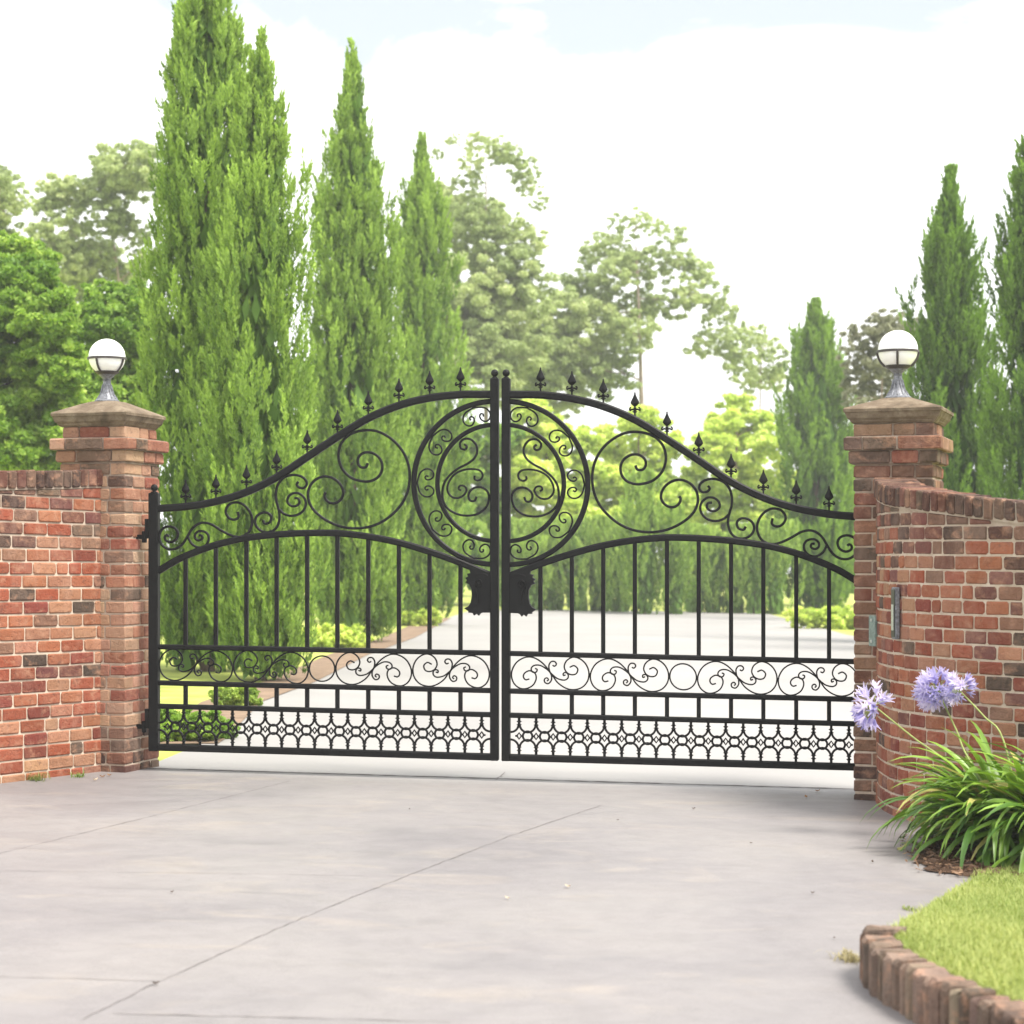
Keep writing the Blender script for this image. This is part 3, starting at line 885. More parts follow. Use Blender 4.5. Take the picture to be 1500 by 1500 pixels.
    for k in range(21):
        u = sA + P_ * (k + 0.5) - P_ * 0.5      # mid of a bay between nodes (nodes at k+0.5)
        full = 0 < k < 20
        a0, a1 = (0, math.pi) if full else ((0, math.pi / 2) if k == 0 else (math.pi / 2, math.pi))
        arc = [(u + r * math.cos(a), hT - 0.17 * H - r * 1.02 * math.sin(a)) for a in np.linspace(a0, a1, 15)]
        lf.sweep(mb, arc, wt, 0.014, smooth=False)
        arc = [(u + r * math.cos(a), hB + 0.17 * H + r * 1.02 * math.sin(a)) for a in np.linspace(a0, a1, 15)]
        lf.sweep(mb, arc, wt, 0.014, 0.0012, smooth=False)
        if full:
            ci = [(u + 0.28 * P_ * math.cos(a), (hT + hB) / 2 + 0.28 * P_ * math.sin(a)) for a in np.linspace(0, 2 * math.pi, 19)]
            lf.sweep(mb, ci, wt, 0.013, -0.0008, smooth=False)
    for k in range(20):
        u = sA + P_ * (k + 0.5); hm = (hT + hB) / 2
        for (ha, hb_) in ((hT - 0.20 * H, hT + 0.005), (hB - 0.005, hB + 0.20 * H)):
            lf.sweep(mb, [(u, ha), (u, hb_)], 3.7 * PX, 0.018, smooth=False)
        for hc in (hT - 0.10 * H, hT - 0.19 * H, hB + 0.10 * H, hB + 0.19 * H):
            uu, _, zz = lf.L((u, hc))
            mb.lathe([(1.8 * PX, zz - 1.3 * PX), (4.1 * PX, zz), (1.8 * PX, zz + 1.5 * PX)], 8, cx=uu)
        dd = [(u + 3.2 * PX, hm), (u, hm + 4.6 * PX), (u - 3.2 * PX, hm), (u, hm - 4.6 * PX), (u + 3.2 * PX, hm)]
        lf.sweep(mb, dd, 2.3 * PX, 0.014, smooth=False)
        for sg in (-1, 1):
            lf.sweep(mb, [(u + sg * 2.6 * PX, hm), (u + sg * 5.6 * PX, hm)], 2.6 * PX, 0.015, smooth=False)
    mb.build('lattice', M_IRON, lf.root)
    # lock plate with its relief
    pol = pt(Z7, LOCKP)
    mb = MB(); n = len(pol)
    vs = [lf.L(p, -0.022) for p in pol] + [lf.L(p, 0.022) for p in pol]
    mb.add(vs, [list(range(n)), list(range(2 * n - 1, n - 1, -1))] + [[i, (i + 1) % n, n + (i + 1) % n, n + i] for i in range(n)])
    lp = mb.build('lock_plate', M_IRON, lf.root)
    lf.part('relief', pt(Z7, LOCKS), 2.0 * PX, 0.018, -0.027, parent=lp, step=0.006)
    lf.part('relief', pt(Z7, [(560, 470), (520, 455), (470, 452), (420, 470)]), 1.4 * PX, 0.008, -0.024, parent=lp)
    # hinges
    for yt, yb in ((760, 792), (1038, 1070)):
        mb = MB()
        s0, h1 = G(213, yt); s1, h0 = G(219.5, yb - 3)
        lf.block(mb, s0, s1, h0, h1, -0.02, 0.02, 0.003)
        s0, h1 = G(208.5, yt + 18); s1, h0 = G(214.5, yb + 3)
        lf.block(mb, s0, s1, h0, h1, -0.016, 0.016, 0.003)
        if mir > 0: lf.block(mb, G(198, 760)[0], G(210, 760)[0], (h0 + h1) / 2 - 0.015, (h0 + h1) / 2 + 0.015, 0.0, 0.02)
        mb.build('hinge', M_IRON, lf.root)
    return lf
build_leaf(+1, 'left leaf of the black wrought iron driveway gate with scrolls and spear finials')
build_leaf(-1, 'right leaf of the black wrought iron driveway gate with scrolls and spear finials')

# ------------------------------------------------------------------ foliage
def leaf_quads(pos_, dirs, L, Wd, rng, flat=0.0):
    """diamond leaves: long axis dirs, random roll"""
    n = len(pos_)
    d_ = dirs / (np.linalg.norm(dirs, axis=1, keepdims=True) + 1e-9)
    r = rng.normal(size=(n, 3))
    b = np.cross(d_, r); b /= (np.linalg.norm(b, axis=1, keepdims=True) + 1e-9)
    L = np.asarray(L).reshape(-1, 1) * np.ones((n, 1)); Wd = np.asarray(Wd).reshape(-1, 1) * np.ones((n, 1))
    V = np.empty((n, 4, 3))
    V[:, 0] = pos_ - d_ * L * 0.5
    V[:, 1] = pos_ + b * Wd * 0.5 - d_ * L * 0.05
    V[:, 2] = pos_ + d_ * L * 0.5
    V[:, 3] = pos_ - b * Wd * 0.5 - d_ * L * 0.05
    return V

CYP_F = [(0, 0.75), (0.08, 0.93), (0.2, 1.0), (0.38, 0.96), (0.55, 0.85), (0.7, 0.70), (0.80, 0.56), (0.87, 0.38), (0.93, 0.19), (0.97, 0.08), (1.0, 0.02)]
def prof(t):
    return np.interp(t, [a for a, _ in CYP_F], [b for _, b in CYP_F])

def cypress(name, label, px, py_top, D, rpx, seed, group=None, base=(0.105, 0.195, 0.035), tip=(0.44, 0.62, 0.115), dens=1.0, cat='tree', bscale=1.0, prof_pts=None):
    prof_pts = prof_pts or CYP_F
    rng = np.random.default_rng(seed)
    x = (px - 750) * D / F
    H = CH + (HZ - py_top) * D / F - gz(x)
    Rm = rpx * D / F
    t_ = thing(name, label, cat, (x, D, gz(x)), 0.0, group)
    mb = MB(); mb.tube([(0, 0, -0.05), (0, 0, 0.5), (0, 0, H * 0.5), (0, 0, H * 0.93)], [0.14 * Rm, 0.11 * Rm, 0.06 * Rm, 0.015], 8)
    mb.build('trunk', M_BARK, t_)
    upx = D / F * bscale
    nb = int(dens * 4.0 * (H / (55 * upx)) * (Rm / (22 * upx)))
    tb = np.concatenate([rng.beta(1.0, 1.2, nb) * 0.955, rng.uniform(0.0, 0.05, nb // 7), np.linspace(0.84, 0.975, 10)]); nb = len(tb)
    ab = rng.uniform(0, 2 * np.pi, nb)
    LB0 = upx * rng.uniform(70, 150, nb)
    pf = np.interp(np.clip(tb + 0.45 * LB0 / H, 0, 1), [a for a, _ in prof_pts], [b for _, b in prof_pts])
    lob = 1 + 0.12 * np.sin(ab * 3 + tb * 9 + seed) + 0.08 * np.sin(ab * 2 - tb * 17 + seed * 2)
    rb = pf * Rm * lob * (0.30 + 0.58 * rng.uniform(0, 1, nb) ** 0.55)
    rb[-10:] *= 0.25
    PB = np.stack([rb * np.cos(ab), rb * np.sin(ab), tb * H * 0.97], 1)
    AB = np.stack([np.cos(ab), np.sin(ab), np.zeros(nb)], 1) * rng.uniform(0.03, 0.20, nb)[:, None] * (0.3 + 0.7 * pf)[:, None] + np.array([0, 0, 1.0]) + rng.normal(scale=0.04, size=(nb, 3))
    AB /= np.linalg.norm(AB, axis=1, keepdims=True)
    LB = LB0 * (0.35 + 0.65 * pf ** 0.6)
    LB = np.minimum(LB, (H * 1.0 - PB[:, 2]))
    WB = upx * rng.uniform(13, 24, nb) * (0.16 + 0.84 * pf ** 0.8)
    SB = rng.uniform(0, 1, nb)
    ms_ = 15
    ub = rng.uniform(0, 0.93, (nb, ms_))
    qb = rng.normal(size=(nb, ms_, 3)); qb[:, :, 2] *= 0.3; qb /= np.linalg.norm(qb, axis=2, keepdims=True)
    wb = np.sin(np.pi * (0.10 + 0.88 * ub) ** 0.75)
    P0 = PB[:, None, :] + AB[:, None, :] * (ub * LB[:, None])[:, :, None] + qb * (WB[:, None] * wb * rng.uniform(0.2, 1, (nb, ms_)) ** 0.5)[:, :, None]
    ax = AB[:, None, :] + qb * 0.22 + rng.normal(scale=0.06, size=(nb, ms_, 3))
    P0 = P0.reshape(-1, 3); ax = ax.reshape(-1, 3); ax /= np.linalg.norm(ax, axis=1, keepdims=True)
    n = len(P0)
    shade = np.repeat(SB, ms_) * 0.6 + rng.uniform(0, 0.4, n)
    ubf = ub.reshape(-1)
    pl = upx * rng.uniform(20, 44, n) * np.repeat(0.45 + 0.55 * pf ** 0.5, ms_)
    pl = np.minimum(pl, np.maximum(0.05, H * 1.01 - P0[:, 2]))
    pw = upx * rng.uniform(3.6, 7.0, n) * np.repeat(0.6 + 0.4 * pf ** 0.5, ms_)
    Mv = 36
    u = rng.uniform(0, 1, (n, Mv))
    wprof = np.sin(np.pi * np.clip(u, 0.02, 0.99) ** 0.62) ** 0.8
    q = rng.normal(size=(n, Mv, 3)); q /= np.linalg.norm(q, axis=2, keepdims=True)
    rr = rng.uniform(0.3, 1, (n, Mv)) ** 0.6
    lat = q * (pw[:, None] * wprof * rr)[:, :, None]
    lat[:, :, 2] *= 0.6
    pos_ = P0[:, None, :] + ax[:, None, :] * (u * pl[:, None])[:, :, None] + lat
    dirs = ax[:, None, :] * 1.0 + q * 0.45 + rng.normal(scale=0.12, size=(n, Mv, 3))
    LL = rng.uniform(5, 10.5, n * Mv) * upx; WW = rng.uniform(1.7, 3.3, n * Mv) * upx
    V = leaf_quads(pos_.reshape(-1, 3), dirs.reshape(-1, 3), LL, WW, rng)
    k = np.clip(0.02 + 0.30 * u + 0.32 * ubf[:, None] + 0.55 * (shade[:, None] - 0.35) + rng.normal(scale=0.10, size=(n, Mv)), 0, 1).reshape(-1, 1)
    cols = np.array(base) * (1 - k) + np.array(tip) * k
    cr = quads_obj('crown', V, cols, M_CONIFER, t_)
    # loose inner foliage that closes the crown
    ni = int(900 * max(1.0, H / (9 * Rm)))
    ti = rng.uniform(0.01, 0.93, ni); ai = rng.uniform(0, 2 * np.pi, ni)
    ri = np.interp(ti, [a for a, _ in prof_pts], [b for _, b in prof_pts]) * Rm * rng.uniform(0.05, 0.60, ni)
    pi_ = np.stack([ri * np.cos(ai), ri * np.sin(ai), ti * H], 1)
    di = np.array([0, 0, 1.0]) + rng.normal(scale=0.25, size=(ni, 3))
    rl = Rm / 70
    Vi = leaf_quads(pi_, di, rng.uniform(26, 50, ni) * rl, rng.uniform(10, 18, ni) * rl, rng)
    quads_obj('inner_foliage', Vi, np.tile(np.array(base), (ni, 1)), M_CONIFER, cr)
    return t_

def leafy(name, label, trunk_px, D, clumps, seed, pal, leaf=(6.5, 3.4), dens=1.0, squash=0.8, group=None, cat='tree', bark=None, spread=1.0, trunk_w=9, hang=0.0, limbs=True, base_py=None, sub=11, depthk=0.7, rscale=1.0, fluff=0.45):
    rng = np.random.default_rng(seed)
    x = (trunk_px - 750) * D / F
    root = Vector((x, D, gz(x)))
    t_ = thing(name, label, cat, root, 0, group)
    upx = D / F
    Vs, Cs = [], []
    cens = []
    for (cx, cy, r) in clumps:
        r = r * rscale
        p = at(cx, cy, D) - root
        p.y += rng.uniform(-1, 1) * r * upx * 2.0 * depthk
        R_ = r * upx
        if p.z < R_ * 0.5: p.z = max(p.z, R_ * 0.35)
        cens.append((p, R_))
        cb = rng.uniform(0.0, 1.0)
        ns = max(8, int(sub * (2.4 + 3.2 * fluff) * (r / 35) ** 0.9))
        q = rng.normal(size=(ns, 3)); q /= np.linalg.norm(q, axis=1, keepdims=True)
        sc = q * R_ * rng.uniform(0.2, 1.0 + 0.35 * fluff, (ns, 1)) ** 0.6; sc[:, 2] *= squash
        sr = R_ * rng.uniform(0.16, 0.36, ns) * (1 - 0.38 * fluff)
        for s_, r_ in zip(sc, sr):
            n = int(dens * 1.25 * (r_ / upx) ** 2 * 26 / (leaf[0] * leaf[1]) * 2.2)
            if n < 6: n = 6
            d_ = rng.normal(size=(n, 3)); d_ /= np.linalg.norm(d_, axis=1, keepdims=True)
            rr = rng.uniform(0.35, 1.08, (n, 1)) ** 0.7
            pos_ = np.array(p) + s_ + d_ * r_ * rr * np.array([1.12 * spread, 1.12, squash * 0.85])
            dirs = d_ * 0.8 + rng.normal(scale=0.55, size=(n, 3)); dirs[:, 2] -= hang
            Vs.append(leaf_quads(pos_, dirs, rng.uniform(0.7, 1.3, n) * leaf[0] * upx, rng.uniform(0.7, 1.3, n) * leaf[1] * upx, rng))
            k = np.clip(cb * 0.45 + rng.uniform(0, 0.35) + rng.normal(scale=0.14, size=(n, 1)), 0, 1)
            c = np.where(k < 0.5, np.array(pal[0]) * (1 - 2 * k) + np.array(pal[1]) * 2 * k, np.array(pal[1]) * (2 - 2 * k) + np.array(pal[2]) * (2 * k - 1))
            Cs.append(c)
    cr = quads_obj('crown', np.concatenate(Vs), np.concatenate(Cs), M_LEAF, t_)
    if limbs:
        mb = MB()
        zs = sorted(c[0].z for c in cens); ztop_ = zs[-1]
        zl = zs[0]
        fork = max(ztop_ * 0.38, min(zl * 0.8, ztop_ * 0.5))
        mx = sum(c[0].x for c in cens) / len(cens)
        tr = [Vector((0, 0, -0.1)), Vector((0.03 * mx, 0, fork * 0.5)), Vector((0.10 * mx, 0, fork)), Vector((0.35 * mx, 0, fork + (ztop_ - fork) * 0.5)), Vector((0.7 * mx, 0, fork + (ztop_ - fork) * 0.88))]
        w0 = trunk_w * upx
        cc = catmull([tuple(p) for p in tr], 0.5)
        mb.tube(cc, [w0 * (0.55 - 0.45 * k / len(cc)) for k in range(len(cc))], 9)
        nodes = [(Vector(c), w0 * 0.30 * (1 - 0.7 * k / len(cc))) for k, c in enumerate(cc) if k >= len(cc) * 0.35]
        todo = list(cens)
        cost = lambda q, p: (q[0] - p).length + max(0, q[0].z - p.z) * 0.8
        while todo:
            ci, (best, br_) = min(((i, min(nodes, key=lambda q: cost(q, todo[i][0]))) for i in range(len(todo))), key=lambda e: cost(e[1], todo[e[0]][0]))
            p, R_ = todo.pop(ci)
            mid = best.lerp(p, 0.5) + Vector((rng.uniform(-0.12, 0.12), rng.uniform(-0.12, 0.12), rng.uniform(-0.02, 0.09))) * (p - best).length
            c2 = catmull([tuple(best), tuple(mid), tuple(p)], 0.35)
            r0 = min(br_ * 0.8, w0 * 0.2)
            mb.tube(c2, [r0 * (1 - 0.5 * k / len(c2)) for k in range(len(c2))], 6)
            nodes.append((Vector(c2[len(c2) // 2]), r0 * 0.75)); nodes.append((p, r0 * 0.55))
            for _ in range(4):
                e = p + Vector(rng.normal(size=3)).normalized() * R_ * 0.85
                mb.tube([Vector(c2[max(0, len(c2) - 3)]), p.lerp(e, 0.4), e], [r0 * 0.4, r0 * 0.25, r0 * 0.08], 5)
        mb.build('trunk', bark or M_BARK, t_)
    return t_

FAT = [(0, 0.85), (0.1, 0.97), (0.3, 1.0), (0.55, 0.98), (0.70, 0.88), (0.79, 0.64), (0.88, 0.40), (0.95, 0.19), (1, 0.03)]
COL = [(0, 0.9), (0.1, 1.0), (0.7, 1.0), (0.85, 0.8), (0.95, 0.5), (1, 0.15)]
cypress('cypress_tree', 'tallest and widest cypress rising out of the frame behind the left pillar', 304, -150, 26.0, 87, 1, prof_pts=FAT)
cypress('cypress_tree', 'bright cypress standing in front of and right of the tallest one behind the left leaf', 382, 40, 24.2, 73, 2, prof_pts=FAT)
cypress('cypress_tree', 'slender cypress with a long pointed tip between the tallest and a shorter one', 516, 60, 35.6, 73, 3)
cypress('cypress_tree', 'shorter dark cypress beside the pale gum left of the gate centre', 618, 200, 45.0, 62, 4)
cypress('cypress_tree', 'small cypress seen over the right leaf just left of the right pillar', 1195, 442, 62.0, 58, 5, base=(0.065, 0.140, 0.018), tip=(0.32, 0.50, 0.07))
cypress('cypress_tree', 'dark green cypress directly right of the right globe lamp', 1392, 248, 38.0, 71, 6, base=(0.052, 0.115, 0.018), tip=(0.26, 0.43, 0.06))
cypress('cypress_tree', 'cypress cut by the right edge of the photo behind the curved wall', 1516, 150, 34.0, 70, 7, base=(0.052, 0.115, 0.018), tip=(0.26, 0.43, 0.06))
cypress('cypress_tree', 'little cypress poking above the far hedge behind the right leaf', 943, 690, 57.0, 28, 8, dens=1.2)
cypress('cypress_tree', 'lowest cypress beside the little one above the far hedge', 988, 742, 57.5, 24, 9, dens=1.2)
k = 0
for i, px in enumerate([748, 782, 812, 845, 878, 908, 1018, 1046, 1076, 1106, 1134]):
    cypress('hedge_conifer', 'narrow green conifer in the row closing the far edge of the drive', px, 772 + RN.uniform(-14, 14), 59.5 + RN.uniform(-0.4, 0.4), 25, 20 + i, 'conifers in the row closing the far drive', dens=1.0, base=(0.14, 0.25, 0.05), tip=(0.52, 0.68, 0.15), cat='conifer', prof_pts=COL, bscale=0.8)

G_BRIGHT = ((0.12, 0.23, 0.04), (0.27, 0.42, 0.07), (0.50, 0.62, 0.13))
G_GUM = ((0.25, 0.32, 0.13), (0.43, 0.51, 0.22), (0.62, 0.66, 0.34))
G_YEL = ((0.40, 0.52, 0.10), (0.62, 0.72, 0.18), (0.80, 0.83, 0.28))
G_GREY = ((0.16, 0.18, 0.10), (0.29, 0.30, 0.19), (0.45, 0.44, 0.32))
leafy('leafy_tree', 'bright green leafy tree at the left edge behind the left wall', 35, 30, [(5, 372, 48), (55, 415, 48), (10, 440, 58), (85, 475, 50), (35, 500, 58), (100, 540, 46), (15, 565, 58), (70, 600, 52), (115, 625, 44), (20, 640, 55), (80, 670, 48), (-40, 420, 55), (-50, 540, 60)], 41, G_BRIGHT, dens=0.8, leaf=(9, 5), rscale=1.1)
leafy('leafy_tree', 'bright green leafy tree behind the left globe lamp', 178, 33, [(150, 440, 36), (188, 440, 34), (128, 468, 34), (215, 470, 36), (165, 490, 42), (205, 525, 42), (140, 530, 38), (185, 570, 44), (225, 590, 40), (150, 600, 42), (200, 640, 44), (150, 670, 40)], 42, G_BRIGHT, dens=0.8, leaf=(9, 5), rscale=1.1)
leafy('gum_tree', 'tall gum tree with open crown behind the leafy trees at upper left', 192, 62, [(165, 258, 30), (198, 255, 30), (225, 265, 28), (140, 276, 22), (92, 283, 24), (72, 300, 18), (108, 296, 16), (160, 318, 24), (176, 330, 18), (100, 340, 24), (68, 362, 24), (118, 366, 30), (84, 390, 30), (148, 372, 18), (206, 350, 16), (130, 398, 26), (172, 402, 22), (215, 390, 18), (100, 415, 28)], 43, G_GUM, leaf=(7, 2.9), dens=0.38, squash=0.8, bark=M_GUMBARK, rscale=1.45, fluff=1.0, hang=0.5)
leafy('gum_tree', 'gum branch ends reaching in at the upper left corner above the leafy tree', -35, 58, [(8, 278, 20), (28, 292, 14), (-6, 300, 20), (-30, 270, 30), (-60, 300, 35), (-40, 340, 35), (14, 312, 10)], 44, G_GUM, leaf=(7, 2.9), dens=0.38, squash=0.8, bark=M_GUMBARK, rscale=1.45, fluff=1.0, hang=0.5)
leafy('gum_tree', 'pale gum with a thin high crown behind the shorter dark cypress', 712, 72, [(664, 204, 8), (698, 207, 13), (722, 218, 14), (742, 230, 16), (690, 238, 13), (766, 246, 16), (776, 270, 13), (792, 298, 10), (690, 264, 13), (640, 222, 7), (655, 285, 20), (684, 298, 24), (722, 322, 20), (742, 342, 26), (692, 340, 28), (780, 356, 18), (660, 335, 22), (702, 385, 36), (742, 408, 36), (680, 432, 40), (762, 440, 36), (722, 470, 40), (690, 500, 38), (660, 480, 34), (740, 520, 38), (700, 550, 38)], 45, G_GUM, leaf=(7, 2.9), dens=0.38, squash=0.82, bark=M_GUMBARK, rscale=1.45, fluff=1.0, hang=0.4)
leafy('gum_tree', 'broad pale gum with a thin straight trunk above the right leaf', 942, 78, [(908, 324, 12), (934, 326, 13), (962, 330, 12), (985, 348, 14), (888, 350, 13), (870, 370, 18), (918, 372, 22), (958, 385, 22), (900, 402, 22), (1000, 388, 18), (1022, 394, 17), (1042, 430, 17), (1058, 460, 18), (1010, 432, 16), (978, 440, 22), (862, 428, 28), (905, 452, 34), (828, 462, 26), (798, 492, 32), (850, 492, 36), (922, 492, 24), (790, 532, 34), (842, 536, 34), (890, 546, 28), (1072, 500, 20), (1082, 532, 18), (1032, 500, 18), (760, 560, 30), (820, 575, 30)], 46, G_GUM, leaf=(7, 2.9), dens=0.38, squash=0.82, bark=M_GUMBARK, rscale=1.45, fluff=1.0, hang=0.4, trunk_w=11)
leafy('gum_tree', 'small pale gum between the broad gum and the small cypress', 1112, 80, [(1104, 492, 15), (1126, 505, 15), (1092, 520, 14), (1138, 532, 14), (1116, 545, 16), (1098, 560, 14), (1140, 560, 12)], 47, G_GUM, leaf=(7, 3), dens=0.4, squash=0.82, bark=M_GUMBARK, rscale=1.45, fluff=1.0, hang=0.4, trunk_w=6)
leafy('gum_tree', 'grey leaved gum right behind the right globe lamp', 1292, 52, [(1262, 490, 17), (1292, 482, 19), (1322, 476, 19), (1345, 490, 18), (1252, 520, 16), (1284, 528, 22), (1312, 548, 20), (1262, 556, 18), (1290, 575, 19), (1335, 520, 18), (1250, 585, 14)], 48, G_GREY, leaf=(6.5, 2.4), dens=0.5, squash=0.8, bark=M_GUMBARK, rscale=1.45, fluff=1.0, hang=0.7, trunk_w=7)
leafy('round_tree', 'yellow green tree just right of the gate centre behind the half rings', 800, 66, [(772, 610, 30), (800, 640, 36), (765, 660, 36), (840, 650, 34), (790, 700, 40), (850, 705, 38), (750, 720, 36), (820, 750, 38), (770, 780, 36), (860, 770, 36)], 49, G_YEL, dens=0.7, leaf=(8.5, 4.8), rscale=1.1)
leafy('round_tree', 'pale yellow green tree behind the little far cypress', 935, 68, [(900, 650, 32), (940, 620, 30), (965, 650, 34), (910, 700, 36), (960, 705, 36), (890, 750, 36), (940, 760, 36), (985, 740, 32), (930, 810, 34)], 50, G_YEL, dens=0.7, leaf=(8.5, 4.8), rscale=1.1)
leafy('round_tree', 'pale yellow green tree left of the small cypress by the right pillar', 1075, 70, [(1085, 595, 26), (1060, 630, 32), (1105, 625, 30), (1130, 650, 30), (1040, 670, 36), (1090, 680, 38), (1135, 700, 32), (1020, 715, 36), (1070, 730, 38), (1120, 750, 36), (1040, 780, 36), (1090, 800, 36)], 51, G_YEL, dens=0.7, leaf=(8.5, 4.8), rscale=1.1)
leafy('round_tree', 'mid green tree filling the gap behind the left cypresses', 560, 64, [(440, 560, 40), (450, 640, 44), (470, 720, 44), (560, 600, 40), (575, 680, 44), (560, 760, 44), (640, 640, 44), (680, 700, 44), (660, 770, 44), (710, 640, 40), (715, 740, 40), (610, 820, 40), (690, 830, 40), (460, 800, 44), (730, 810, 36)], 52, G_BRIGHT, dens=0.7, leaf=(8.5, 4.8), rscale=1.1)
leafy('round_tree', 'green tree hidden behind the right pillar and small cypress', 1290, 72, [(1230, 700, 44), (1280, 660, 44), (1330, 680, 44), (1250, 780, 44), (1310, 760, 44), (1370, 720, 44), (1230, 840, 40)], 53, G_BRIGHT, dens=0.7, leaf=(8.5, 4.8), rscale=1.1)

def hedge(label, px0, px1, py_top, py_base, seed, pal=G_YEL, group=None, name='clipped_hedge', nrow=None, leaf=(6, 4)):
    D = gd((px0 + px1) / 2, py_base) + 0.4
    h = (py_base - py_top)
    n = max(2, int((px1 - px0) / (h * 0.6)))
    cl = []
    for i in range(n + 1):
        px = px0 + (px1 - px0) * i / n
        cl.append((px, py_top + h * 0.42, h * 0.50)); cl.append((px + h * 0.2, py_base - h * 0.30, h * 0.46))
    return leafy(name, label, (px0 + px1) / 2, D, cl, seed, pal, leaf=leaf, dens=1.1, limbs=False, cat='hedge', group=group, sub=16)
hedge('low yellow green hedge in the grass between two left cypresses', 452, 522, 916, 950, 61)
hedge('low yellow green hedge at the foot of the shorter left cypress', 590, 630, 890, 918, 62)
hedge('low yellow green hedge under the small cypress beside the right pillar', 1168, 1262, 888, 922, 63)
hedge('dark leafy shrub low behind the lattice beside the left pillar', 232, 305, 1038, 1092, 64, pal=G_BRIGHT, name='shrub')
hedge('rounded green shrub on the grass behind the left leaf', 328, 360, 1004, 1040, 65, pal=((0.16, 0.26, 0.05), (0.32, 0.44, 0.08), (0.52, 0.60, 0.14)), name='shrub')

# ------------------------------------------------------------------ lawn, kerb, bed
LAWN_IN = [(1.345, 7.30), (1.355, 7.0), (1.39, 6.72), (1.46, 6.40), (1.57, 6.03), (1.71, 5.65), (1.90, 5.2)]
LAWN_OUT = [(1.375, 7.42), (1.58, 7.94), (1.93, 8.94), (2.20, 9.62), (2.55, 9.95), (3.2, 10.1), (4.5, 10.2)]
def lawn_h(x, y):
    t = min(1, max(0, (9.6 - y) / 2.5)); t = t * t * (3 - 2 * t)
    return 0.018 + 0.125 * t
poly = [(4.5, 5.2)] + LAWN_IN[::-1] + LAWN_OUT
def inside(x, y, P):
    c = False
    for (a, b) in zip(P, P[1:] + P[:1]):
        if (a[1] > y) != (b[1] > y) and x < (b[0] - a[0]) * (y - a[1]) / (b[1] - a[1]) + a[0]: c = not c
    return c
bm = bmesh.new()
vv = [bm.verts.new((x, y, 0)) for x, y in poly]
f = bm.faces.new(vv); bmesh.ops.triangulate(bm, faces=[f])
for _ in range(5):
    bmesh.ops.subdivide_edges(bm, edges=[e for e in bm.edges if e.calc_length() > 0.25], cuts=1)
    bmesh.ops.triangulate(bm, faces=bm.faces[:])
for v in bm.verts: v.co.z = gz(v.co.x) + lawn_h(v.co.x, v.co.y)
ring = [(e.verts[0], e.verts[1]) for e in bm.edges if e.is_boundary]
low = {}
for a, b in ring:
    for q in (a, b):
        if q not in low: low[q] = bm.verts.new((q.co.x, q.co.y, gz(q.co.x) - 0.05))
for a, b in ring: bm.faces.new((a, b, low[b], low[a]))
bmesh.ops.recalc_face_normals(bm, faces=bm.faces)
me = bpy.data.meshes.new('lawn'); bm.to_mesh(me); bm.free(); me.materials.append(M_LAWN)
tag(link(bpy.data.objects.new('lawn', me)), kind='structure')

rng = np.random.default_rng(77)
pts = []
while len(pts) < 115000:
    y = rng.uniform(5.4, 10.05); x = rng.uniform(1.27, 3.4)
    if x > 0.262 * y + 0.75: continue
    if inside(x + rng.normal(scale=0.012), y + rng.normal(scale=0.012), poly):
        pts.append((x, y, gz(x) + lawn_h(x, y)))
P0 = np.array(pts); n = len(P0)
h = rng.uniform(0.014, 0.042, n) * (0.75 + 0.5 * rng.uniform(0, 1, n) ** 4); a = rng.uniform(0, 2 * np.pi, n); ln = rng.uniform(0.1, 0.9, n) * h
wv = np.stack([-np.sin(a), np.cos(a), np.zeros(n)], 1) * 0.0024
tipv = P0 + np.stack([np.cos(a) * ln, np.sin(a) * ln, h], 1)
midv = P0 + np.stack([np.cos(a) * ln * 0.3, np.sin(a) * ln * 0.3, h * 0.55], 1)
V = np.stack([P0 - wv, P0 + wv, midv + wv * 0.9, midv - wv * 0.9], 1)
V2 = np.stack([midv - wv * 0.9, midv + wv * 0.9, tipv + wv * 0.2, tipv - wv * 0.2], 1)
kk = rng.uniform(0, 1, (n, 1))
patch = (0.5 + 0.5 * np.sin(P0[:, :1] * 5.1 + 1.3 * np.sin(P0[:, 1:2] * 3.3)))
kk = np.clip(kk * 0.7 + patch * 0.3, 0, 1)
cg = np.array((0.19, 0.26, 0.06)) * (1 - kk) + np.array((0.47, 0.50, 0.18)) * kk
tag(quads_obj('lawn_grass', np.concatenate([V, V2]), np.concatenate([cg, cg]), M_BLADE), kind='stuff')

# brick edging: bricks on end, one thing
RN = random.Random(15)
KP = [(1.335, 7.42), (1.255, 7.30), (1.222, 7.12), (1.229, 6.86), (1.273, 6.58), (1.352, 6.24), (1.462, 5.87), (1.60, 5.50), (1.80, 5.05)]
KPath = Path(KP)
kt = thing('brick_edging', 'low weathered brick edging on end round the lawn corner at lower right', 'kerb', (KP[2][0], KP[2][1], gz(KP[2][0])))
kinv = Vector(kt.location)
mb, mm = MB(), MB()
t = 0
PAL_K = [((0.230, 0.173, 0.138), 4), ((0.175, 0.133, 0.106), 3), ((0.285, 0.214, 0.170), 3), ((0.350, 0.286, 0.223), 2)]
while t < KPath.len - 0.03:
    wd = 0.068 * RN.uniform(0.82, 1.18)
    b = min(KPath.len, t + wd - 0.010)
    p0, p1 = KPath.at(t), KPath.at(b); tn = KPath.tan((t + b) / 2); nn = Vector((-tn.y, tn.x)) * -1
    if nn.x > 0 and False: nn = -nn
    ht = 0.178 + RN.uniform(-0.010, 0.010)
    o = nn * RN.uniform(-0.006, 0.006)
    add_brick(mb, p0 + o, p1 + o, nn, (gz(p0.x) - 0.03, gz(p1.x) - 0.03), (gz(p0.x) + ht, gz(p1.x) + ht + RN.uniform(-0.006, 0.006)), 0.108, pick(PAL_K), 0.014, 0.006)
    t += wd
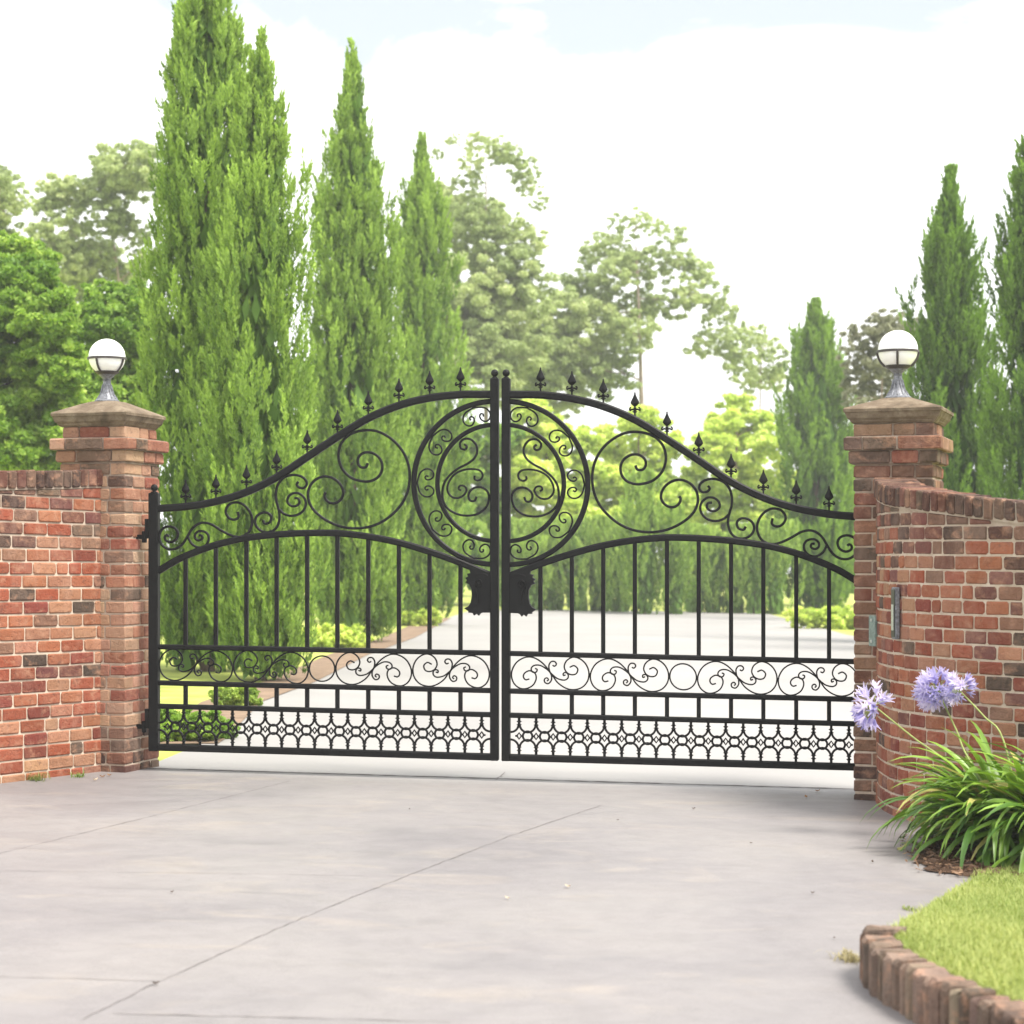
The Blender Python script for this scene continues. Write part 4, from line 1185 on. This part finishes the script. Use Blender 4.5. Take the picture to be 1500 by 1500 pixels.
vs, fs = [], []
ns = 60
for i in range(ns + 1):
    t = KPath.len * i / ns; p = KPath.at(t); tn = KPath.tan(t); nn = Vector((-tn.y, tn.x)) * -1
    f_, b_ = p - nn * 0.016, p - nn * 0.096
    vs += [(f_.x, f_.y, gz(p.x) - 0.03), (f_.x, f_.y, gz(p.x) + 0.160), (b_.x, b_.y, gz(p.x) + 0.160), (b_.x, b_.y, gz(p.x) - 0.03)]
    if i:
        o = 4 * i
        for q in range(4): fs.append([o - 4 + q, o - 4 + (q + 1) % 4, o + (q + 1) % 4, o + q])
mm.add(vs, fs)
for q in (mb, mm): q.v = [tuple(Vector(v) - kinv) for v in q.v]
ko = mb.build('brickwork', M_BRICK, kt)
mm.build('mortar', M_SOIL, ko)

bed = [(1.98, 9.75), (2.02, 10.2), (2.15, 10.7), (2.3, 11.1), (2.45, 11.42), (2.75, 11.18), (3.2, 10.9), (4.4, 10.6), (4.4, 10.0), (3.2, 9.95), (2.55, 9.8), (2.2, 9.55)]
rj = random.Random(8)
bed2 = []
for a_, b_ in zip(bed, bed[1:] + bed[:1]):
    k_ = max(1, int(math.dist(a_, b_) / 0.05))
    for q in range(k_):
        j_ = 0.022 if q else 0.0
        bed2.append((a_[0] + (b_[0] - a_[0]) * q / k_ + rj.uniform(-j_, j_), a_[1] + (b_[1] - a_[1]) * q / k_ + rj.uniform(-j_, j_) * 2))
sheet('mulch_bed', bed2, 0.020, M_MULCH)
# mulch chips (uncountable)
rng = np.random.default_rng(5)
pp_ = []
while len(pp_) < 2600:
    x, y = rng.uniform(1.9, 3.0), rng.uniform(9.5, 11.2)
    if inside(x + rng.normal(scale=0.055), y + rng.normal(scale=0.11), bed): pp_.append((x, y, gz(x) + 0.024 + rng.uniform(0, 0.02)))
pp_ = np.array(pp_); n = len(pp_)
dr = rng.normal(size=(n, 3)); dr[:, 2] *= 0.25
V = leaf_quads(pp_, dr, rng.uniform(0.02, 0.075, n), rng.uniform(0.006, 0.02, n), rng)
kk = rng.uniform(0, 1, (n, 1)) ** 1.6
tag(quads_obj('mulch_chips', V, np.array((0.06, 0.035, 0.025)) * (1 - kk) + np.array((0.36, 0.23, 0.15)) * kk, M_BLADE), kind='stuff')

# ------------------------------------------------------------------ strap-leaved plants
def strap_clump(label, x, y, nleaf, seed, lmax=0.78, z0=0.02, avoid=None):
    rng = np.random.default_rng(seed)
    t_ = thing('agapanthus_plant', label, 'plant', (x, y, gz(x) + z0))
    vs, fs, cs = [], [], []
    for i in range(nleaf):
        az_ = rng.uniform(0, 2 * np.pi); r0 = rng.uniform(0, 0.17) ** 1.0
        L = lmax * rng.uniform(0.6, 1.0)
        el_ = math.radians(rng.triangular(22, 62, 88)); droop = rng.uniform(1.9, 3.5) * (1.15 - el_ / 3)
        wmax = rng.uniform(0.014, 0.022)
        ns = 12
        dirh = np.array([math.cos(az_), math.sin(az_)])
        p = np.array([r0 * math.cos(az_ + rng.normal() * 0.7), r0 * math.sin(az_ + rng.normal() * 0.7), 0.0])
        e = el_; tw = rng.normal() * 0.35
        k = rng.uniform(0, 1)
        col = np.array((0.038, 0.100, 0.012)) * (1 - k) + np.array((0.19, 0.31, 0.04)) * k
        if rng.random() < 0.06: col = np.array((0.36, 0.34, 0.10))
        o = len(vs)
        swing = rng.normal() * 0.25
        for s_ in range(ns + 1):
            u = s_ / ns
            wd = wmax * (0.75 + 0.5 * math.sin(math.pi * min(1, u * 1.2))) * (1 - max(0, (u - 0.72) / 0.28) ** 1.7) + 0.0006
            azz = az_ + swing * u
            hd = np.array([math.cos(azz), math.sin(azz)])
            sd = np.array([-hd[1], hd[0], 0.0]) * math.cos(tw * u) + np.array([0, 0, 1.0]) * math.sin(tw * u)
            upv = np.array([-hd[0] * math.sin(e), -hd[1] * math.sin(e), math.cos(e)])
            zz = max(p[2], 0.006)
            c_ = np.array([p[0], p[1], zz])
            vs += [tuple(c_ - sd * wd + upv * wd * 0.28), tuple(c_ - upv * wd * 0.12), tuple(c_ + sd * wd + upv * wd * 0.28)]
            cu = col * (0.8 + 0.45 * u)
            cs += [tuple(cu * 1.08), tuple(cu * 0.9), tuple(cu * 1.08)]
            if s_:
                b = o + 3 * s_
                fs += [[b - 3, b - 2, b + 1, b], [b - 2, b - 1, b + 2, b + 1]]
            p = p + np.array([hd[0] * math.cos(e), hd[1] * math.cos(e), math.sin(e)]) * L / ns
            e -= droop / ns * (0.4 + 1.2 * u)
            if avoid and avoid(x + p[0], y + p[1]): e = max(e, math.radians(75))
    mesh_obj('leaves', vs, fs, M_STRAP, t_, cs, smooth=True)
    return t_

def behind_wall(X, Y):          # keep leaves off the brickwork
    best = min(range(0, 60), key=lambda i: (RW.at(RW.len * i / 59) - Vector((X, Y))).length)
    t = RW.len * best / 59
    p, tn = RW.at(t), RW.tan(t)
    return (Vector((X, Y)) - p).dot(Vector((tn.y, -tn.x))) < 0.03
clump_a = strap_clump('green strap leaved clump with drooping lilac flower heads by the curved wall', 2.55, 10.40, 430, 3, 0.84, avoid=behind_wall)
clump_b = strap_clump('flowerless strap leaved clump at the right edge beside the flowering one', 2.80, 10.08, 380, 4, 0.86, avoid=behind_wall)

def flower(clump, base, path_px, head_px, D0, D1, rpx, seed, dens=70):
    """stem rising from the clump to a head at head_px"""
    rng = np.random.default_rng(seed)
    loc = Vector(clump.location)
    hp = at(head_px[0], head_px[1], D1) - loc
    pts = [Vector(base)] + [at(px, py, D0 + (D1 - D0) * k) - loc for px, py, k in path_px] + [hp]
    mb = MB(); cc = catmull([tuple(p) for p in pts], 0.03)
    mb.tube(cc, [0.0062 - 0.002 * k / len(cc) for k in range(len(cc))], 7)
    st = mb.build('flower_stem', M_TWIG, clump, smooth=True)
    R_ = rpx * D1 / F
    m2, m3 = MB(), MB()
    ax = (hp - Vector(cc[-6])).normalized()
    for i in range(dens):
        while True:
            d_ = Vector(rng.normal(size=3)).normalized()
            if d_.dot(ax) > -0.55: break
        d_ = (d_ + Vector((0, 0, -0.12))).normalized()
        rl = R_ * rng.uniform(0.50, 0.64)
        m2.tube([hp, hp + d_ * rl * 0.5 + Vector((0, 0, 0.004)), hp + d_ * rl], [0.0013, 0.0011, 0.0014], 4)
        o = hp + d_ * rl
        u = d_.cross(Vector((0.3, 0.2, 0.9))).normalized(); w_ = d_.cross(u)
        ln = R_ * rng.uniform(0.36, 0.50); opn = rng.uniform(0.18, 0.55)
        k = rng.uniform(0, 1)
        col = tuple(np.array((0.36, 0.33, 0.60)) * (1 - k) + np.array((0.78, 0.72, 0.84)) * k)
        for q in range(6):
            a0 = 2 * math.pi * q / 6
            rad = u * math.cos(a0) + w_ * math.sin(a0); tg = w_ * math.cos(a0) - u * math.sin(a0)
            wb = ln * 0.12
            a1 = o + rad * ln * 0.04; b1 = o + d_ * ln * 0.55 + rad * ln * 0.16; c1 = o + d_ * ln * 0.98 + rad * ln * (0.2 + opn)
            m3.add([a1 - tg * wb * 0.5, a1 + tg * wb * 0.5, b1 + tg * wb, b1 - tg * wb, c1 + tg * wb * 0.35, c1 - tg * wb * 0.35],
                   [[0, 1, 2, 3], [3, 2, 4, 5]], col)
    hd = m3.build('flower_head', M_PETAL, st, fix=False)
    m2.build('pedicels', M_TWIG, hd) if False else None
    pd = m2.build('flower_stalklets', M_TWIG, st)
flower(clump_a, (-0.05, 0, 0.1), [(1400, 1128, 0.25), (1340, 1082, 0.65), (1300, 1050, 0.95)], (1280, 1034), 10.4, 11.0, 36, 1, 40)
flower(clump_a, (0.0, 0.02, 0.1), [(1418, 1110, 0.4), (1402, 1072, 0.8)], (1374, 1012), 10.45, 10.9, 35, 2, 90)
flower(clump_a, (0.05, 0.0, 0.1), [(1470, 1085, 0.3), (1442, 1050, 0.7)], (1404, 1010), 10.5, 10.75, 27, 3, 46)

# ------------------------------------------------------------------ small debris
def tuft(name, label, px, py, n, hgt, seed, c0, c1, spread=0.05, cat='weed'):
    rng = np.random.default_rng(seed)
    g0 = gpt(px, py)
    t_ = thing(name, label, cat, (g0.x, g0.y, g0.z + 0.012))
    vs, fs, cs = [], [], []
    for i in range(n):
        a = rng.uniform(0, 2 * np.pi); hd = np.array([math.cos(a), math.sin(a)])
        L = hgt * rng.uniform(0.5, 1.1); e = math.radians(rng.uniform(45, 88)); p = np.array([*(rng.normal(size=2) * spread), 0.0])
        k = rng.uniform(0, 1); col = np.array(c0) * (1 - k) + np.array(c1) * k
        o = len(vs)
        for s_ in range(6):
            u = s_ / 5; wd = 0.0028 * (1 - u * 0.85)
            sd = np.array([-hd[1], hd[0], 0]) * wd
            vs += [tuple(p - sd), tuple(p + sd)]; cs += [tuple(col)] * 2
            if s_: b = o + 2 * s_; fs.append([b - 2, b - 1, b + 1, b])
            p = p + np.array([*(hd * math.cos(e)), math.sin(e)]) * L / 5; p[2] = max(p[2], 0.002)
            e -= 0.45
    mesh_obj('blades', vs, fs, M_BLADE, t_, cs)
    return t_
tuft('weed_tuft', 'tuft of green grass growing at the foot of the left wall near the edge', 55, 1146, 60, 0.12, 1, (0.10, 0.15, 0.03), (0.28, 0.30, 0.10), 0.035)
tuft('weed_tuft', 'small green weed at the foot of the left wall close to the pillar', 116, 1141, 34, 0.085, 2, (0.10, 0.17, 0.03), (0.24, 0.32, 0.08), 0.025)
tuft('weed_tuft', 'dry pale weed lying against the end of the brick edging', 1247, 1412, 90, 0.09, 3, (0.22, 0.19, 0.09), (0.48, 0.42, 0.24), 0.03)
tuft('weed_tuft', 'short green weed on the paving where lawn and drive meet', 1334, 1338, 30, 0.05, 4, (0.14, 0.20, 0.04), (0.30, 0.33, 0.10), 0.02)

lv = None
for i, (px, py, sz, c) in enumerate([(1016, 1189, 0.03, 0), (1278, 1268, 0.03, 0), (1190, 1314, 0.025, 0), (832, 1305, 0.045, 1), (743, 1322, 0.035, 1), (1181, 1172, 0.045, 2), (1198, 1163, 0.04, 2), (1222, 1381, 0.02, 0), (228, 1449, 0.035, 0), (252, 1313, 0.025, 0), (150, 1142, 0.05, 2), (160, 1140, 0.045, 2), (140, 1147, 0.06, 1), (1290, 1178, 0.03, 2), (1372, 1270, 0.05, 2), (1320, 1245, 0.035, 1), (905, 1206, 0.02, 0), (1100, 1240, 0.02, 0), (600, 1190, 0.02, 0)]):
    g0 = gpt(px, py)
    r = random.Random(i)
    cols = ((0.10, 0.075, 0.06), (0.55, 0.47, 0.36), (0.30, 0.17, 0.09))[c]
    vs, fs = [], []
    sz *= 0.75
    for k in range(7):
        u = k / 6; wd = 0.30 * math.sin(math.pi * (0.05 + 0.92 * u)) * sz
        zc = 0.22 * sz * (2 * u - 1) ** 2
        vs += [((u - 0.5) * sz, -wd, zc + 0.14 * sz), ((u - 0.5) * sz, 0, zc), ((u - 0.5) * sz, wd, zc + 0.18 * sz)]
        if k:
            b = 3 * k; fs += [[b - 3, b - 2, b + 1, b], [b - 2, b - 1, b + 2, b + 1]]
    o = mesh_obj('fallen_leaf', vs, fs, M_BLADE, None, [cols] * len(vs), smooth=True)
    o.location = (g0.x, g0.y, g0.z + 0.018); o.rotation_euler = (r.uniform(-0.2, 0.2), r.uniform(-0.2, 0.2), r.uniform(0, 6.28))
    tag(o, ('tiny dark dry scrap lying on the concrete driveway', 'pale bleached leaf lying on the concrete driveway', 'curled brown fallen leaf on the driveway near the brickwork')[c], 'fallen leaf',
        ('dark scraps on the driveway', 'pale leaves on the driveway', 'brown leaves by the brickwork')[c])

# ------------------------------------------------------------------ haze
HAZE = 0.0012
if HAZE > 0:
    mb = MB(); mb.box(-158, 158, -12, 298, -3.6, 26)
    m = bpy.data.materials.new('haze_air'); m.use_nodes = True
    nt = m.node_tree; nt.nodes.clear()
    o_ = N(nt, 'ShaderNodeOutputMaterial'); v_ = N(nt, 'ShaderNodeVolumePrincipled')
    v_.inputs['Color'].default_value = (0.97, 0.985, 0.96, 1); v_.inputs['Density'].default_value = HAZE
    v_.inputs['Anisotropy'].default_value = 0.0
    nt.links.new(v_.outputs[0], o_.inputs['Volume'])
    hz = mb.build('haze', m)
    tag(hz, kind='stuff')
